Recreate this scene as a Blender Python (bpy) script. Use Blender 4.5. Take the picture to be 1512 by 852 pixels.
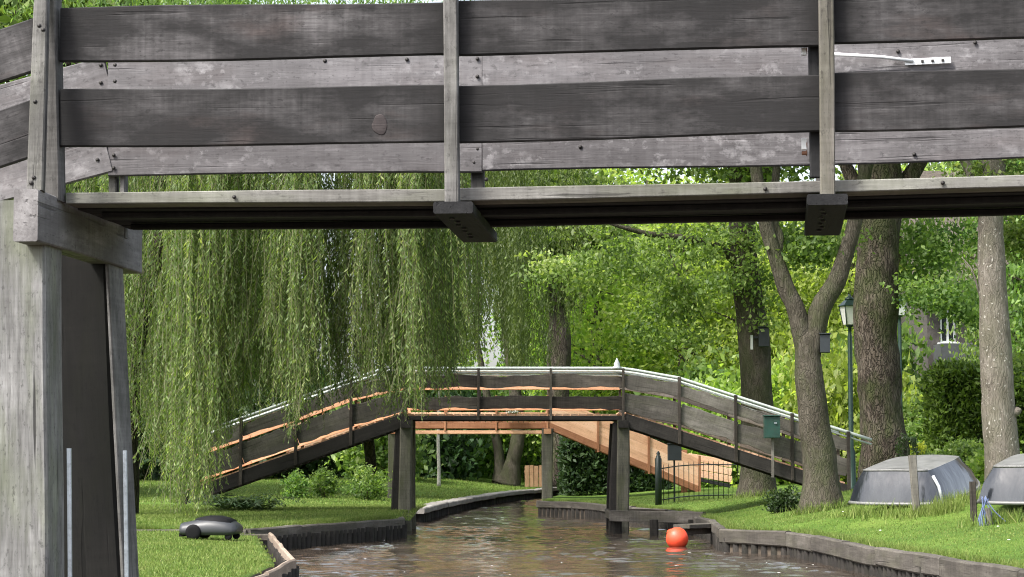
import bpy, math, random
import numpy as np
from mathutils import Vector, Matrix, noise as mnoise
random.seed(7); RNG = np.random.default_rng(11)
for o in list(bpy.data.objects): bpy.data.objects.remove(o)
scene = bpy.context.scene; COL = scene.collection
R = math.radians

# ------------------------------------------------------------ camera, sky, sun, exposure
FPX, HOR, EYE = 3234.0, 676.0, 1.4           # focal length in photo pixels, horizon row, eye height over the water
PITCH = math.atan((HOR - 426) / FPX)
cam = bpy.data.cameras.new('camera'); cam.lens = 77.0; cam.sensor_width = 36.0; cam.clip_end = 3000; cam.clip_start = 0.1
camo = bpy.data.objects.new('camera', cam); COL.objects.link(camo); scene.camera = camo
camo.location = (0, 0, EYE); camo.rotation_euler = (R(90) + PITCH, 0, 0)
SUN = Vector((-0.58, -0.42, 0.95)).normalized()
world = bpy.data.worlds.new('World'); scene.world = world; world.use_nodes = True
wn = world.node_tree; wn.nodes.clear()
sky = wn.nodes.new('ShaderNodeTexSky'); sky.sky_type = 'NISHITA'; sky.sun_disc = False
sky.sun_elevation = math.asin(SUN.z); sky.sun_rotation = math.atan2(SUN.x, SUN.y)
sky.air_density = 1.0; sky.dust_density = 4.0; sky.ozone_density = 0.6
bg = wn.nodes.new('ShaderNodeBackground'); bg.inputs[1].default_value = 0.15
wo = wn.nodes.new('ShaderNodeOutputWorld'); hs = wn.nodes.new('ShaderNodeHueSaturation'); hs.inputs['Saturation'].default_value = 0.5; wn.links.new(sky.outputs[0], hs.inputs['Color']); wn.links.new(hs.outputs[0], bg.inputs[0]); wn.links.new(bg.outputs[0], wo.inputs[0])
sl = bpy.data.lights.new('sun', 'SUN'); sl.energy = 2.2; sl.angle = R(10); sl.color = (1.0, 0.965, 0.91)
so = bpy.data.objects.new('sun', sl); COL.objects.link(so); so.rotation_euler = SUN.to_track_quat('Z', 'Y').to_euler()
vs = scene.view_settings; vs.view_transform = 'Standard'; vs.look = 'None'; vs.gamma = 1.0; vs.exposure = 1.5; vs.use_curve_mapping = False
scene.render.engine = 'CYCLES'
scene.cycles.pixel_filter_type = 'BLACKMAN_HARRIS'; scene.cycles.filter_width = 1.1
cy = scene.cycles; cy.use_denoising = True; cy.max_bounces = 7; cy.diffuse_bounces = 4; cy.glossy_bounces = 3; cy.transmission_bounces = 4
cy.transparent_max_bounces = 4; cy.caustics_reflective = False; cy.caustics_refractive = False; cy.sample_clamp_indirect = 6.0

# ------------------------------------------------------------ placing: a photo pixel to a real point
CP, SP = math.cos(PITCH), math.sin(PITCH)
def ray(x, y):
    a, b = (x - 756) / FPX, (426 - y) / FPX
    return Vector((a, CP - b * SP, SP + b * CP))
def at(x, y, D):                      # the point seen at that pixel on the upright plane D metres ahead
    r = ray(x, y); return Vector((0, 0, EYE)) + r * (D / r.y)
def X(x, D): return at(x, 676, D).x
def Z(y, D): return at(756, y, D).z
def smooth(t): t = np.clip(t, 0, 1); return t * t * (3 - 2 * t)

# ------------------------------------------------------------ objects
W = {}
def put(o, parent=None, M=None):
    COL.objects.link(o); M = M or Matrix()
    if parent: o.parent = parent; o.matrix_basis = W[parent.name].inverted() @ M
    else: o.matrix_basis = M
    W[o.name] = M
    return o
def tag(o, label=None, cat=None, group=None, kind=None):
    if label: o['label'] = label
    if cat: o['category'] = cat
    if group: o['group'] = group
    if kind: o['kind'] = kind
    return o
def thing(name, loc, label, cat, group=None):
    o = bpy.data.objects.new(name, None); o.empty_display_size = .1
    return tag(put(o, None, Matrix.Translation(Vector(loc))), label, cat, group)
def mesh(name, v, f, mat, sm=False):
    me = bpy.data.meshes.new(name); me.from_pydata([tuple(p) for p in v], [], f); me.materials.append(mat)
    me.validate()
    if sm: me.polygons.foreach_set('use_smooth', [True] * len(me.polygons))
    me.update(); return me
def obj(name, v, f, mat, parent=None, M=None, sm=False):
    return put(bpy.data.objects.new(name, mesh(name, v, f, mat, sm)), parent, M)
def frame(A, B, up=(0, 0, 1)):        # local X from A to B, local Z near up; the origin in the middle
    A, B = Vector(A), Vector(B); x = (B - A).normalized(); u = Vector(up)
    y = u.cross(x).normalized(); z = x.cross(y)
    M = Matrix((x, y, z)).transposed().to_4x4(); M.translation = (A + B) / 2
    return M, (B - A).length
def plank_mesh(name, L, h, t, mat, n=4, wob=.002, live=0.0, ch=.006, seed=0, taper=1.0, skew=0.0):
    rs = random.Random(seed); v, f = [], []
    p1, p2, p3, p4 = [rs.uniform(0, 40) for _ in range(4)]
    for i in range(n + 1):
        s = i / n; x = (s - .5) * L; k = 1 + (taper - 1) * s
        a = h / 2 * k + wob * math.sin(3 * x + p1) + live * (mnoise.noise((x * 1.9, p3, 0)) + .5 * mnoise.noise((x * 6, p3, 4)))
        b = -h / 2 * k + wob * math.sin(2.3 * x + p2) + live * (mnoise.noise((x * 1.9, p4, 0)) + .5 * mnoise.noise((x * 6, p4, 4)))
        y0 = wob * math.sin(1.7 * x + p4); q = t / 2; c = min(ch, h * .3, t * .3)
        sk = 0
        for (yy, zz) in ((-q + c, b), (q - c, b), (q, b + c), (q, a - c), (q - c, a), (-q + c, a), (-q, a - c), (-q, b + c)):
            if i == n: sk = skew * (zz / h)
            v.append((x + sk, yy + y0, zz))
    for i in range(n):
        for j in range(8):
            k = (j + 1) % 8
            f.append((i * 8 + j, i * 8 + k, i * 8 + 8 + k, i * 8 + 8 + j))
    f.append(tuple(reversed(range(8)))); f.append(tuple(n * 8 + j for j in range(8)))
    f = [tuple(reversed(q)) for q in f]
    return mesh(name, v, f, mat)
PSEED = [0]
def plank(name, A, B, h, t, mat, parent, up=(0, 0, 1), **kw):   # h along up, t across
    PSEED[0] += 1
    M, L = frame(A, B, up)
    return put(bpy.data.objects.new(name, plank_mesh(name, L, h, t, mat, seed=PSEED[0], **kw)), parent, M)
def box(name, c, s, mat, parent=None, rz=0, ch=.01):
    M = Matrix.Translation(Vector(c)) @ Matrix.Rotation(rz, 4, 'Z')
    return put(bpy.data.objects.new(name, plank_mesh(name, s[0], s[2], s[1], mat, n=1, wob=0, ch=ch)), parent, M)
def tube_geo(pts, rad, n=10, nz=0.0, seed=0, cap=True, nscale=2.0):
    pts = [Vector(p) for p in pts]; v, f = [], []
    px = None
    for i, p in enumerate(pts):
        d = (pts[min(i + 1, len(pts) - 1)] - pts[max(i - 1, 0)]).normalized()
        if px is None: px = d.orthogonal().normalized()
        px = (px - d * px.dot(d)).normalized(); py = d.cross(px)
        for j in range(n):
            a = 2 * math.pi * j / n; e = px * math.cos(a) + py * math.sin(a)
            r = rad[i]
            if nz: r *= 1 + nz * (mnoise.noise((p + e * rad[i]) * nscale + Vector((seed, 0, 0))) + .5 * mnoise.noise((p + e * rad[i]) * nscale * 3 + Vector((seed, 9, 0))))
            v.append(p + e * r)
    for i in range(len(pts) - 1):
        for j in range(n):
            k = (j + 1) % n; f.append((i * n + j, i * n + k, i * n + n + k, i * n + n + j))
    if cap: f.append(tuple(reversed(range(n)))); f.append(tuple((len(pts) - 1) * n + j for j in range(n)))
    return v, f
def tube(name, pts, rad, mat, parent=None, n=10, sm=True, **kw):
    pts = [Vector(p) for p in pts]; c = pts[0]
    if not hasattr(rad, '__len__'): rad = [rad] * len(pts)
    v, f = tube_geo([p - c for p in pts], rad, n, **kw)
    return obj(name, v, f, mat, parent, Matrix.Translation(c), sm)
def lathe_geo(prof, n=16):
    v, f = [], []
    for r, z in prof:
        for j in range(n):
            a = 2 * math.pi * j / n; v.append((r * math.cos(a), r * math.sin(a), z))
    for i in range(len(prof) - 1):
        for j in range(n):
            k = (j + 1) % n; f.append((i * n + j, i * n + k, i * n + n + k, i * n + n + j))
    f.append(tuple(reversed(range(n)))); f.append(tuple((len(prof) - 1) * n + j for j in range(n)))
    return v, f
def raw_mesh(name, verts, k, mat, rnd=None):          # numpy faces of k corners each, four-fold fast path
    n = len(verts) // k; me = bpy.data.meshes.new(name)
    me.vertices.add(len(verts)); me.vertices.foreach_set('co', np.asarray(verts, dtype=np.float32).ravel())
    me.loops.add(n * k); me.loops.foreach_set('vertex_index', np.arange(n * k, dtype=np.int32))
    me.polygons.add(n); me.polygons.foreach_set('loop_start', np.arange(0, n * k, k, dtype=np.int32))
    if rnd is not None:
        at_ = me.attributes.new('rnd', 'FLOAT', 'FACE'); at_.data.foreach_set('value', np.asarray(rnd, dtype=np.float32))
    me.materials.append(mat); me.update(calc_edges=True); me.validate(); return me
def leaves_mesh(name, C, axis, L, Wd, mat, rnd, fold=.25):     # one pointed leaf per centre
    n = len(C); ax = axis / np.linalg.norm(axis, axis=1, keepdims=True)
    rv = RNG.normal(size=(n, 3)); sd = np.cross(ax, rv); sd /= np.linalg.norm(sd, axis=1, keepdims=True)
    L = np.broadcast_to(np.asarray(L, dtype=float), (n,))[:, None]; Wd = np.broadcast_to(np.asarray(Wd, dtype=float), (n,))[:, None]
    nr = np.cross(ax, sd)
    V = np.empty((n, 4, 3)); V[:, 0] = C - ax * L / 2; V[:, 2] = C + ax * L / 2
    V[:, 1] = C + sd * Wd / 2 + nr * Wd * fold; V[:, 3] = C - sd * Wd / 2 + nr * Wd * fold
    return raw_mesh(name, V.reshape(-1, 3), 4, mat, rnd)

# ------------------------------------------------------------ materials
class NT:
    def __init__(s, name):
        s.m = bpy.data.materials.new(name); s.m.use_nodes = True; s.t = s.m.node_tree; s.t.nodes.clear()
        s.out = s.t.nodes.new('ShaderNodeOutputMaterial')
    def n(s, typ, out=0, ins=None, **props):
        nd = s.t.nodes.new('ShaderNode' + typ)
        for k, v in props.items(): setattr(nd, k, v)
        for k, v in (ins or {}).items():
            if isinstance(v, bpy.types.NodeSocket): s.t.links.new(v, nd.inputs[k])
            else: nd.inputs[k].default_value = v
        return nd.outputs[out] if out is not None else nd
    def math(s, op, a, b=0.0, c=0.0): return s.n('Math', ins={0: a, 1: b, 2: c}, operation=op)
    def vadd(s, a, b): return s.n('VectorMath', ins={0: a, 1: b}, operation='ADD')
    def vmul(s, a, b): return s.n('VectorMath', ins={0: a, 1: b}, operation='MULTIPLY')
    def noise(s, vec, scale, detail=4, rough=.55, out=0): return s.n('TexNoise', out, {'Vector': vec, 'Scale': scale, 'Detail': detail, 'Roughness': rough})
    def ramp(s, fac, stops, interp='LINEAR'):
        nd = s.t.nodes.new('ShaderNodeValToRGB'); e = nd.color_ramp.elements; nd.color_ramp.interpolation = interp
        while len(e) < len(stops): e.new(.5)
        for i, (p, c) in enumerate(stops): e[i].position = p; e[i].color = (c, c, c, 1) if not hasattr(c, '__len__') else (*c, 1)
        s.t.links.new(fac, nd.inputs[0]); return nd.outputs[0]
    def mix(s, fac, a, b, blend='MIX'):
        nd = s.t.nodes.new('ShaderNodeMix'); nd.data_type = 'RGBA'; nd.blend_type = blend
        for i, v in ((0, fac), (6, a), (7, b)):
            if isinstance(v, bpy.types.NodeSocket): s.t.links.new(v, nd.inputs[i])
            else: nd.inputs[i].default_value = v if i == 0 else (*v, 1)
        return nd.outputs[2]
    def bump(s, h, strength, dist): return s.n('Bump', ins={'Height': h, 'Strength': strength, 'Distance': dist})
    def pbr(s, col, rough=.8, normal=None, spec=.3, metal=0.0, **kw):
        i = {'Base Color': col if isinstance(col, bpy.types.NodeSocket) else (*col, 1), 'Roughness': rough, 'Specular IOR Level': spec, 'Metallic': metal}
        if normal is not None: i['Normal'] = normal
        i.update(kw); s.t.links.new(s.n('BsdfPrincipled', ins=i), s.out.inputs[0]); return s.m
    def objco(s):
        tc = s.n('TexCoord', 3); oi = s.n('ObjectInfo', None)
        rnd = oi.outputs['Random']; off = s.n('CombineXYZ', ins={0: s.math('MULTIPLY', rnd, 71.0), 1: s.math('MULTIPLY', rnd, 37.0), 2: s.math('MULTIPLY', rnd, 53.0)})
        return s.vadd(tc, off), rnd

def wood(name, dark, mid, light, lichen=0.0, stain=.5, red=0.0, green=0.0, grain=1.0, crack=.5, bumpd=.004, ends=0.0, saw=.25, rand=.25, topst=0.0, fine=.30):
    s = NT(name); p, rnd = s.objco()
    g = s.noise(s.vmul(p, (1.6, 26 * grain, 26 * grain)), 1.0, 7, .65)
    g2 = s.noise(s.vmul(p, (.7, 6 * grain, 6 * grain)), 1.0, 4, .6)
    bl = s.noise(p, 2.6, 5, .6)
    g3 = s.noise(s.vmul(p, (4.5, 95 * grain, 95 * grain)), 1.0, 4, .7)
    fac = s.math('ADD', s.math('MULTIPLY', g, .34), s.math('ADD', s.math('MULTIPLY', g2, .26), s.math('MULTIPLY', bl, .26)))
    fac = s.math('ADD', fac, s.math('MULTIPLY', g3, fine)); fac = s.math('ADD', fac, .07 - fine * .5)
    sw = s.noise(s.vmul(p, (38, 1.1, 1.1)), 1.0, 3, .6)
    fac = s.math('ADD', fac, s.math('MULTIPLY', s.math('SUBTRACT', sw, .5), saw))
    fac = s.math('ADD', fac, s.math('MULTIPLY', s.math('SUBTRACT', rnd, .5), rand * .6))
    col = s.ramp(fac, [(.30, dark), (.52, mid), (.74, light)])
    if red:
        rf = s.ramp(s.noise(s.vmul(p, (1.3, 4, 4)), 1.3, 4, .6), [(.54, 0.0), (.72, 1.0)])
        col = s.mix(s.math('MULTIPLY', rf, red), col, (mid[0] * .95, mid[1] * .62, mid[2] * .50))
    if green:
        gf = s.ramp(s.noise(s.vmul(p, (.8, 3, 3)), 1.5, 4, .6), [(.48, 0.0), (.66, 1.0)])
        col = s.mix(s.math('MULTIPLY', gf, green), col, (mid[0] * .72, mid[1] * .84, mid[2] * .48))
    st = s.ramp(s.noise(s.vmul(p, (1.0, 2.4, 2.4)), 1.9, 6, .68), [(.44, 1.0), (.66, 0.0)])
    col = s.mix(s.math('MULTIPLY', st, stain), col, tuple(c * .55 for c in dark))
    # small black mildew specks
    sp = s.ramp(s.noise(s.vmul(p, (.5, 1, 1)), 46, 4, .75), [(.56, 0.0), (.68, 1.0)])
    col = s.mix(s.math('MULTIPLY', sp, .6), col, tuple(c * .5 for c in dark))
    if ends:
        gx = s.n('SeparateXYZ', ins={0: s.n('TexCoord', 0)})
        e = s.math('MULTIPLY', s.math('ABSOLUTE', s.math('SUBTRACT', gx, .5)), 2.0)
        e = s.math('ADD', e, s.math('MULTIPLY', s.math('SUBTRACT', s.noise(p, 5, 4, .6), .5), .25))
        col = s.mix(s.math('MULTIPLY', s.ramp(e, [(.70, 0.0), (.98, 1.0)]), ends), col, tuple(c * .5 for c in dark))
    if topst:                           # damp stain soaking down from the upper edge
        gz = s.n('SeparateXYZ', 2, ins={0: s.n('TexCoord', 0)})
        e = s.math('ADD', gz, s.math('MULTIPLY', s.math('SUBTRACT', s.noise(s.vmul(p, (3.2, 1.5, 1.5)), 1.6, 5, .65), .5), 1.3))
        col = s.mix(s.math('MULTIPLY', s.ramp(e, [(.80, 0.0), (1.12, 1.0)]), topst), col, tuple(c * .6 for c in dark))
    if lichen:
        ln = s.noise(s.vmul(p, (.8, 2.5, 2.5)), 2.4, 5, .7); wp = s.vadd(p, s.vmul(s.noise(p, 17, 4, .7, 1), (.12, .08, .08)))
        for (sc, r0, r1, k) in ((11.0, .14, .34, .8), (27.0, .12, .38, .6)):
            vo = s.n('TexVoronoi', 0, {'Vector': s.vmul(wp, (.6, 1, 1)), 'Scale': sc, 'Randomness': 1.0})
            d = s.math('ADD', vo, s.math('MULTIPLY', s.math('SUBTRACT', s.noise(p, 48, 4, .7), .5), .7))
            lf = s.math('MULTIPLY', s.ramp(d, [(r0, 1.0), (r1, 0.0)]), s.ramp(ln, [(.44, 0.0), (.60, 1.0)]))
            col = s.mix(s.math('MULTIPLY', lf, lichen * k), col, tuple(min(.6, c * 1.3 + .06) for c in light))
    ck = s.ramp(s.noise(s.vmul(p, (1.1, 34 * grain, 34 * grain)), 1.0, 3, .5), [(.30, 1.0), (.36, 0.0)])
    col = s.mix(s.math('MULTIPLY', ck, crack), col, tuple(c * .3 for c in dark))
    h = s.math('SUBTRACT', s.math('ADD', s.math('MULTIPLY', g, .5), s.math('MULTIPLY', g3, .5)), s.math('MULTIPLY', ck, .9))
    return s.pbr(col, .86, s.bump(h, .6, bumpd), .25)

def leafmat(name, c0, c1, trans=.45, c2=None):
    s = NT(name); a = s.n('Attribute', 2, attribute_name='rnd'); oi = s.n('ObjectInfo', None).outputs['Random']
    stops = [(0.0, c0), (.85, c1)] + ([(1.0, c2)] if c2 else [])
    col = s.ramp(a, stops)
    col = s.n('HueSaturation', ins={'Hue': s.math('ADD', .485, s.math('MULTIPLY', oi, .03)), 'Value': s.math('ADD', .85, s.math('MULTIPLY', oi, .3)), 'Color': col})
    d = s.n('BsdfPrincipled', ins={'Base Color': col, 'Roughness': .5, 'Specular IOR Level': .35})
    tc = s.mix(1.0, col, (1.25, 1.35, .55), 'MULTIPLY')
    t = s.n('BsdfTranslucent', ins={'Color': tc})
    s.t.links.new(s.n('MixShader', ins={0: trans, 1: d, 2: t}), s.out.inputs[0]); return s.m

def bark(name, dark, mid, light, furrow=1.0, moss=0.0, spots=0.0, vs_=1.0):
    s = NT(name); p, rnd = s.objco()
    w = s.vadd(p, s.vmul(s.noise(p, 3, 3, .6, 1), (.25, .25, .25)))
    vo = s.n('TexVoronoi', 0, {'Vector': s.vmul(w, (9 * vs_, 9 * vs_, .75)), 'Scale': 2.1, 'Randomness': 1.0}, feature='DISTANCE_TO_EDGE')
    fr = s.ramp(vo, [(.0, 1.0), (.16, 0.0)])
    nz = s.noise(s.vmul(p, (1, 1, .4)), 14, 7, .7); big = s.noise(p, 1.7, 4, .6)
    col = s.ramp(s.math('ADD', s.math('MULTIPLY', nz, .6), s.math('MULTIPLY', big, .4)), [(.32, dark), (.5, mid), (.68, light)])
    col = s.mix(s.math('MULTIPLY', fr, .85 * furrow), col, tuple(c * .35 for c in dark))
    if moss: col = s.mix(s.math('MULTIPLY', s.ramp(s.noise(s.vmul(p, (1, 1, .5)), 2.3, 5, .65), [(.45, 0.0), (.62, 1.0)]), moss), col, (.045, .062, .018))
    if spots:
        sv = s.n('TexVoronoi', 0, {'Vector': w, 'Scale': 11.0})
        col = s.mix(s.math('MULTIPLY', s.ramp(sv, [(.12, 1.0), (.2, 0.0)]), spots), col, (.42, .40, .36))
    h = s.math('SUBTRACT', s.math('MULTIPLY', nz, .5), s.math('MULTIPLY', fr, furrow))
    return s.pbr(col, .92, s.bump(h, .9, .03), .15)

def plain(name, c, rough=.5, metal=0.0, spec=.5, var=.25, nscale=6, dirt=0.0, dirtcol=(.05, .045, .035), bumpd=0.0):
    s = NT(name); p, rnd = s.objco()
    nz = s.noise(p, nscale, 5, .65)
    col = s.mix(s.ramp(nz, [(.3, 0.0), (.7, 1.0)]), tuple(k * (1 - var) for k in c), tuple(min(1, k * (1 + var)) for k in c))
    if dirt: col = s.mix(s.math('MULTIPLY', s.ramp(s.noise(p, nscale * 2.2, 6, .7), [(.48, 0.0), (.66, 1.0)]), dirt), col, dirtcol)
    r = s.math('ADD', rough - .1, s.math('MULTIPLY', nz, .2))
    return s.pbr(col, r, s.bump(s.noise(p, nscale * 6, 4, .6), .5, bumpd) if bumpd else None, spec, metal)

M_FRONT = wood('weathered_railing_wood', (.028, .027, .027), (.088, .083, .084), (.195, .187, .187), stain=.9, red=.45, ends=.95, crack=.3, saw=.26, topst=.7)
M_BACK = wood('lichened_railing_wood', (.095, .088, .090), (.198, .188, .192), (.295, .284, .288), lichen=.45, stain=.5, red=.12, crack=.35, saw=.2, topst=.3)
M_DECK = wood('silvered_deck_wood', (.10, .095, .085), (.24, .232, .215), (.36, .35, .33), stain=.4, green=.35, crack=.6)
M_UNDER = wood('dark_underdeck_wood', (.010, .010, .011), (.030, .030, .031), (.062, .061, .062), stain=.4, crack=.4)  # near-black tone puts the shade beneath the deck into the colour
M_POST = wood('silvered_post_wood', (.065, .062, .058), (.20, .194, .184), (.36, .35, .338), stain=.6, green=.25, crack=.7, grain=1.4)
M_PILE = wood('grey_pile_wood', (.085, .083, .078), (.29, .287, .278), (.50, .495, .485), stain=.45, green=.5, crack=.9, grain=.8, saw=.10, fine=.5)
M_SHADEPILE = wood('shade_dark_pile_wood', (.005, .005, .0045), (.012, .0112, .010), (.026, .024, .0215), stain=.4, green=.6, crack=.4, grain=.6)  # far pile: the shade on its front is mixed into the wood colour
M_BEAM = wood('grey_beam_wood', (.13, .12, .118), (.30, .288, .286), (.45, .435, .43), stain=.65, crack=.6, grain=.8)
M_OLD = wood('old_brown_bridge_wood', (.024, .020, .0165), (.078, .066, .055), (.155, .135, .115), stain=.45, green=.25, crack=.5, bumpd=.008, rand=.5)
M_OLDLT = wood('old_grey_bridge_wood', (.052, .047, .041), (.145, .132, .115), (.26, .242, .215), stain=.4, green=.35, crack=.5, bumpd=.008, rand=.4)
M_OLDDK = wood('old_dark_stringer_wood', (.012, .011, .010), (.030, .027, .024), (.06, .054, .048), stain=.4, crack=.4)
M_GPILE = wood('green_grey_pile_wood', (.045, .044, .034), (.115, .110, .085), (.20, .19, .155), stain=.4, green=.7, crack=.5)
M_NEW = wood('new_orange_timber', (.50, .27, .155), (.72, .43, .27), (.82, .56, .39), stain=.0, crack=.18, saw=.1, rand=.5)
M_NEWRED = wood('new_red_brown_timber', (.24, .10, .05), (.38, .18, .095), (.50, .27, .15), stain=.05, crack=.2, rand=.4)
M_CAP = wood('weathered_bank_cap_wood', (.045, .040, .034), (.112, .100, .086), (.205, .188, .165), stain=.45, green=.3, crack=.5, bumpd=.01)
M_BANKLT = wood('bleached_bank_cap_wood', (.13, .12, .105), (.27, .255, .235), (.40, .385, .36), stain=.3, crack=.5)
M_CAPLT = wood('pale_bank_board_wood', (.16, .12, .09), (.33, .26, .20), (.48, .40, .33), stain=.3, crack=.45)
M_BPILE = wood('black_bank_pile_wood', (.010, .009, .008), (.024, .021, .018), (.055, .048, .042), stain=.3, green=.4, crack=.3)
M_FENCE = wood('brown_fence_wood', (.14, .075, .04), (.30, .18, .10), (.42, .28, .17), stain=.2)
M_BARKD = bark('dark_bark', (.032, .025, .019), (.085, .070, .055), (.155, .132, .108), furrow=.8, moss=.6)
M_BARKM = bark('brown_bark', (.035, .030, .022), (.080, .070, .054), (.135, .12, .098), furrow=.35, moss=.45, vs_=1.3)
M_BARKL = bark('grey_spotted_bark', (.085, .073, .060), (.165, .145, .122), (.255, .23, .20), furrow=.25, moss=.25, spots=.7, vs_=1.2)
M_BARKW = bark('willow_bark', (.016, .012, .010), (.045, .035, .028), (.085, .07, .056), furrow=1.0, moss=.3)
M_BIRCH = plain('pale_birch_bark', (.50, .47, .40), .8, var=.3, nscale=14, dirt=.5)
M_TWIG = plain('green_brown_twig', (.075, .075, .028), .7, var=.3)
M_LWIL = leafmat('willow_leaf', (.050, .100, .028), (.205, .310, .098), .54, (.38, .46, .18))
M_LWIL2 = leafmat('olive_willow_leaf', (.050, .085, .022), (.125, .175, .050), .42, (.22, .25, .10))
M_LBRIGHT = leafmat('bright_spring_leaf', (.16, .24, .050), (.38, .47, .12), .60, (.55, .60, .26))
M_LMID = leafmat('mid_green_leaf', (.070, .135, .036), (.235, .335, .098), .55, (.40, .48, .20))
M_LDARK = leafmat('dark_green_leaf', (.018, .042, .016), (.052, .095, .030), .3)
M_LCON = leafmat('clipped_conifer_leaf', (.040, .085, .016), (.15, .24, .036), .35)
M_LYEL = leafmat('yellow_green_leaf', (.28, .34, .04), (.50, .52, .08), .45)
M_LFERN = leafmat('fern_leaf', (.10, .16, .07), (.22, .3, .15), .35, (.5, .52, .42))
def grass_blade():
    s = NT('grass_blade'); a = s.n('Attribute', 2, attribute_name='rnd')
    ge = s.n('NewGeometry', 0)
    big = s.ramp(s.noise(ge, .9, 5, .65), [(.35, 0.0), (.65, 1.0)])
    col = s.mix(s.math('MULTIPLY', big, .6), s.ramp(a, [(0, (.058, .112, .018)), (.8, (.17, .25, .045)), (1, (.33, .35, .13))]), (.225, .275, .07)); col = s.mix(s.math('MULTIPLY', s.ramp(s.noise(ge, 2.6, 4, .65), [(.56, 0.0), (.70, 1.0)]), .5), col, (.21, .20, .075))
    d = s.n('BsdfPrincipled', ins={'Base Color': col, 'Roughness': .55, 'Specular IOR Level': .25}); t = s.n('BsdfTranslucent', ins={'Color': col})
    s.t.links.new(s.n('MixShader', ins={0: .4, 1: d, 2: t}), s.out.inputs[0]); return s.m
M_BLADE = grass_blade()
def lawn_mat():
    s = NT('lawn_turf'); p = s.n('NewGeometry', 0)
    f = s.math('ADD', s.math('MULTIPLY', s.noise(p, .7, 5, .6), .5), s.math('MULTIPLY', s.noise(p, 14, 5, .7), .5))
    col = s.ramp(f, [(.32, (.035, .075, .012)), (.5, (.085, .15, .022)), (.68, (.16, .22, .045))])
    br = s.ramp(s.noise(p, 2.2, 4, .6), [(.62, 0.0), (.72, 1.0)])
    col = s.mix(s.math('MULTIPLY', br, .35), col, (.13, .11, .05))
    return s.pbr(col, .9, s.bump(s.noise(p, 60, 4, .7), .8, .03), .15)
M_LAWN = lawn_mat()
M_SOIL = plain('damp_soil', (.055, .042, .030), .95, var=.4, nscale=9, bumpd=.02)
def water_mat():
    s = NT('canal_water'); p = s.n('NewGeometry', 0)
    h = s.noise(s.vmul(p, (1, .8, 1)), 13.0, 4, .6)
    col = s.mix(s.ramp(s.noise(p, .35, 3, .5), [(.35, 0.0), (.65, 1.0)]), (.042, .032, .024), (.060, .047, .037))
    return s.pbr(col, .06, s.bump(h, .5, .008), .5, **{'IOR': 1.333})
M_WATER = water_mat()
M_STEEL = plain('galvanised_steel', (.42, .46, .50), .45, .8, var=.15, nscale=20, dirt=.3)
M_WHITE = plain('white_painted_rail', (.46, .50, .47), .45, var=.12, nscale=9, dirt=.4, dirtcol=(.22, .26, .20))
M_ROD = plain('white_rod_paint', (.74, .75, .74), .4, var=.08, nscale=30)
M_RUST = plain('rusty_bolt', (.13, .06, .035), .7, .5, var=.4, nscale=40)
M_BOLT = plain('dark_bolt_head', (.035, .032, .03), .6, .4, var=.3, nscale=40)
M_IRON = plain('black_green_iron', (.012, .020, .017), .45, .2, var=.2)
M_LAMPG = plain('dark_green_lamp_paint', (.010, .030, .022), .4, .1, var=.2)
M_BOXG = plain('green_box_paint', (.014, .055, .042), .4, var=.15, dirt=.3)
M_BOXB = plain('dark_grey_box_paint', (.022, .027, .032), .5, var=.2)
M_FROST = plain('frosted_lantern_glass', (.72, .73, .70), .3, var=.05)
M_BUOY = plain('orange_red_buoy', (.78, .075, .028), .5, var=.12, nscale=5, dirt=.25, dirtcol=(.30, .05, .03))
M_MOWER = plain('grey_mower_shell', (.028, .030, .034), .45, var=.1, nscale=10)
M_MOWERD = plain('black_mower_plastic', (.005, .005, .006), .7, spec=.15, var=.2)
M_RED = plain('red_reflector', (.45, .06, .05), .4)
def hull_mat():
    s = NT('dark_glossy_hull'); p, r = s.objco(); st = s.noise(s.vmul(p, (2.5, 2.5, .5)), 1.6, 3, .5)
    col = s.mix(s.ramp(st, [(.35, 0.0), (.7, 1.0)]), (.010, .012, .016), (.032, .035, .040))
    return s.pbr(col, s.math('ADD', .10, s.math('MULTIPLY', s.noise(p, 4, 3, .5), .14)), s.bump(st, .35, .05), .9)
M_HULL = hull_mat()
M_HULLM = plain('grey_matt_hull_bottom', (.150, .150, .146), .45, var=.25, nscale=3, dirt=.4, dirtcol=(.05, .052, .045))
M_KEEL = plain('pale_aluminium_strip', (.62, .64, .66), .35, .4, var=.1)
M_ROPE = plain('faded_blue_rope', (.13, .17, .30), .9, var=.3)
M_HBRICK = plain('brown_grey_brickwork', (.065, .058, .054), .9, var=.4, nscale=7, bumpd=.01)
M_HDARK = plain('dark_grey_boarding', (.055, .058, .064), .7, var=.2)
M_THATCH = plain('grey_brown_thatch', (.075, .063, .05), .95, var=.4, nscale=12, bumpd=.03)
def glass_mat():
    s = NT('window_glass'); return s.pbr((.03, .035, .04), .08, None, .6)
M_GLASS = glass_mat()
M_WPAINT = plain('white_window_paint', (.58, .60, .60), .5, var=.05)
M_DAISY = plain('white_daisy_petal', (.8, .8, .76), .7, var=.05)

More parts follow.
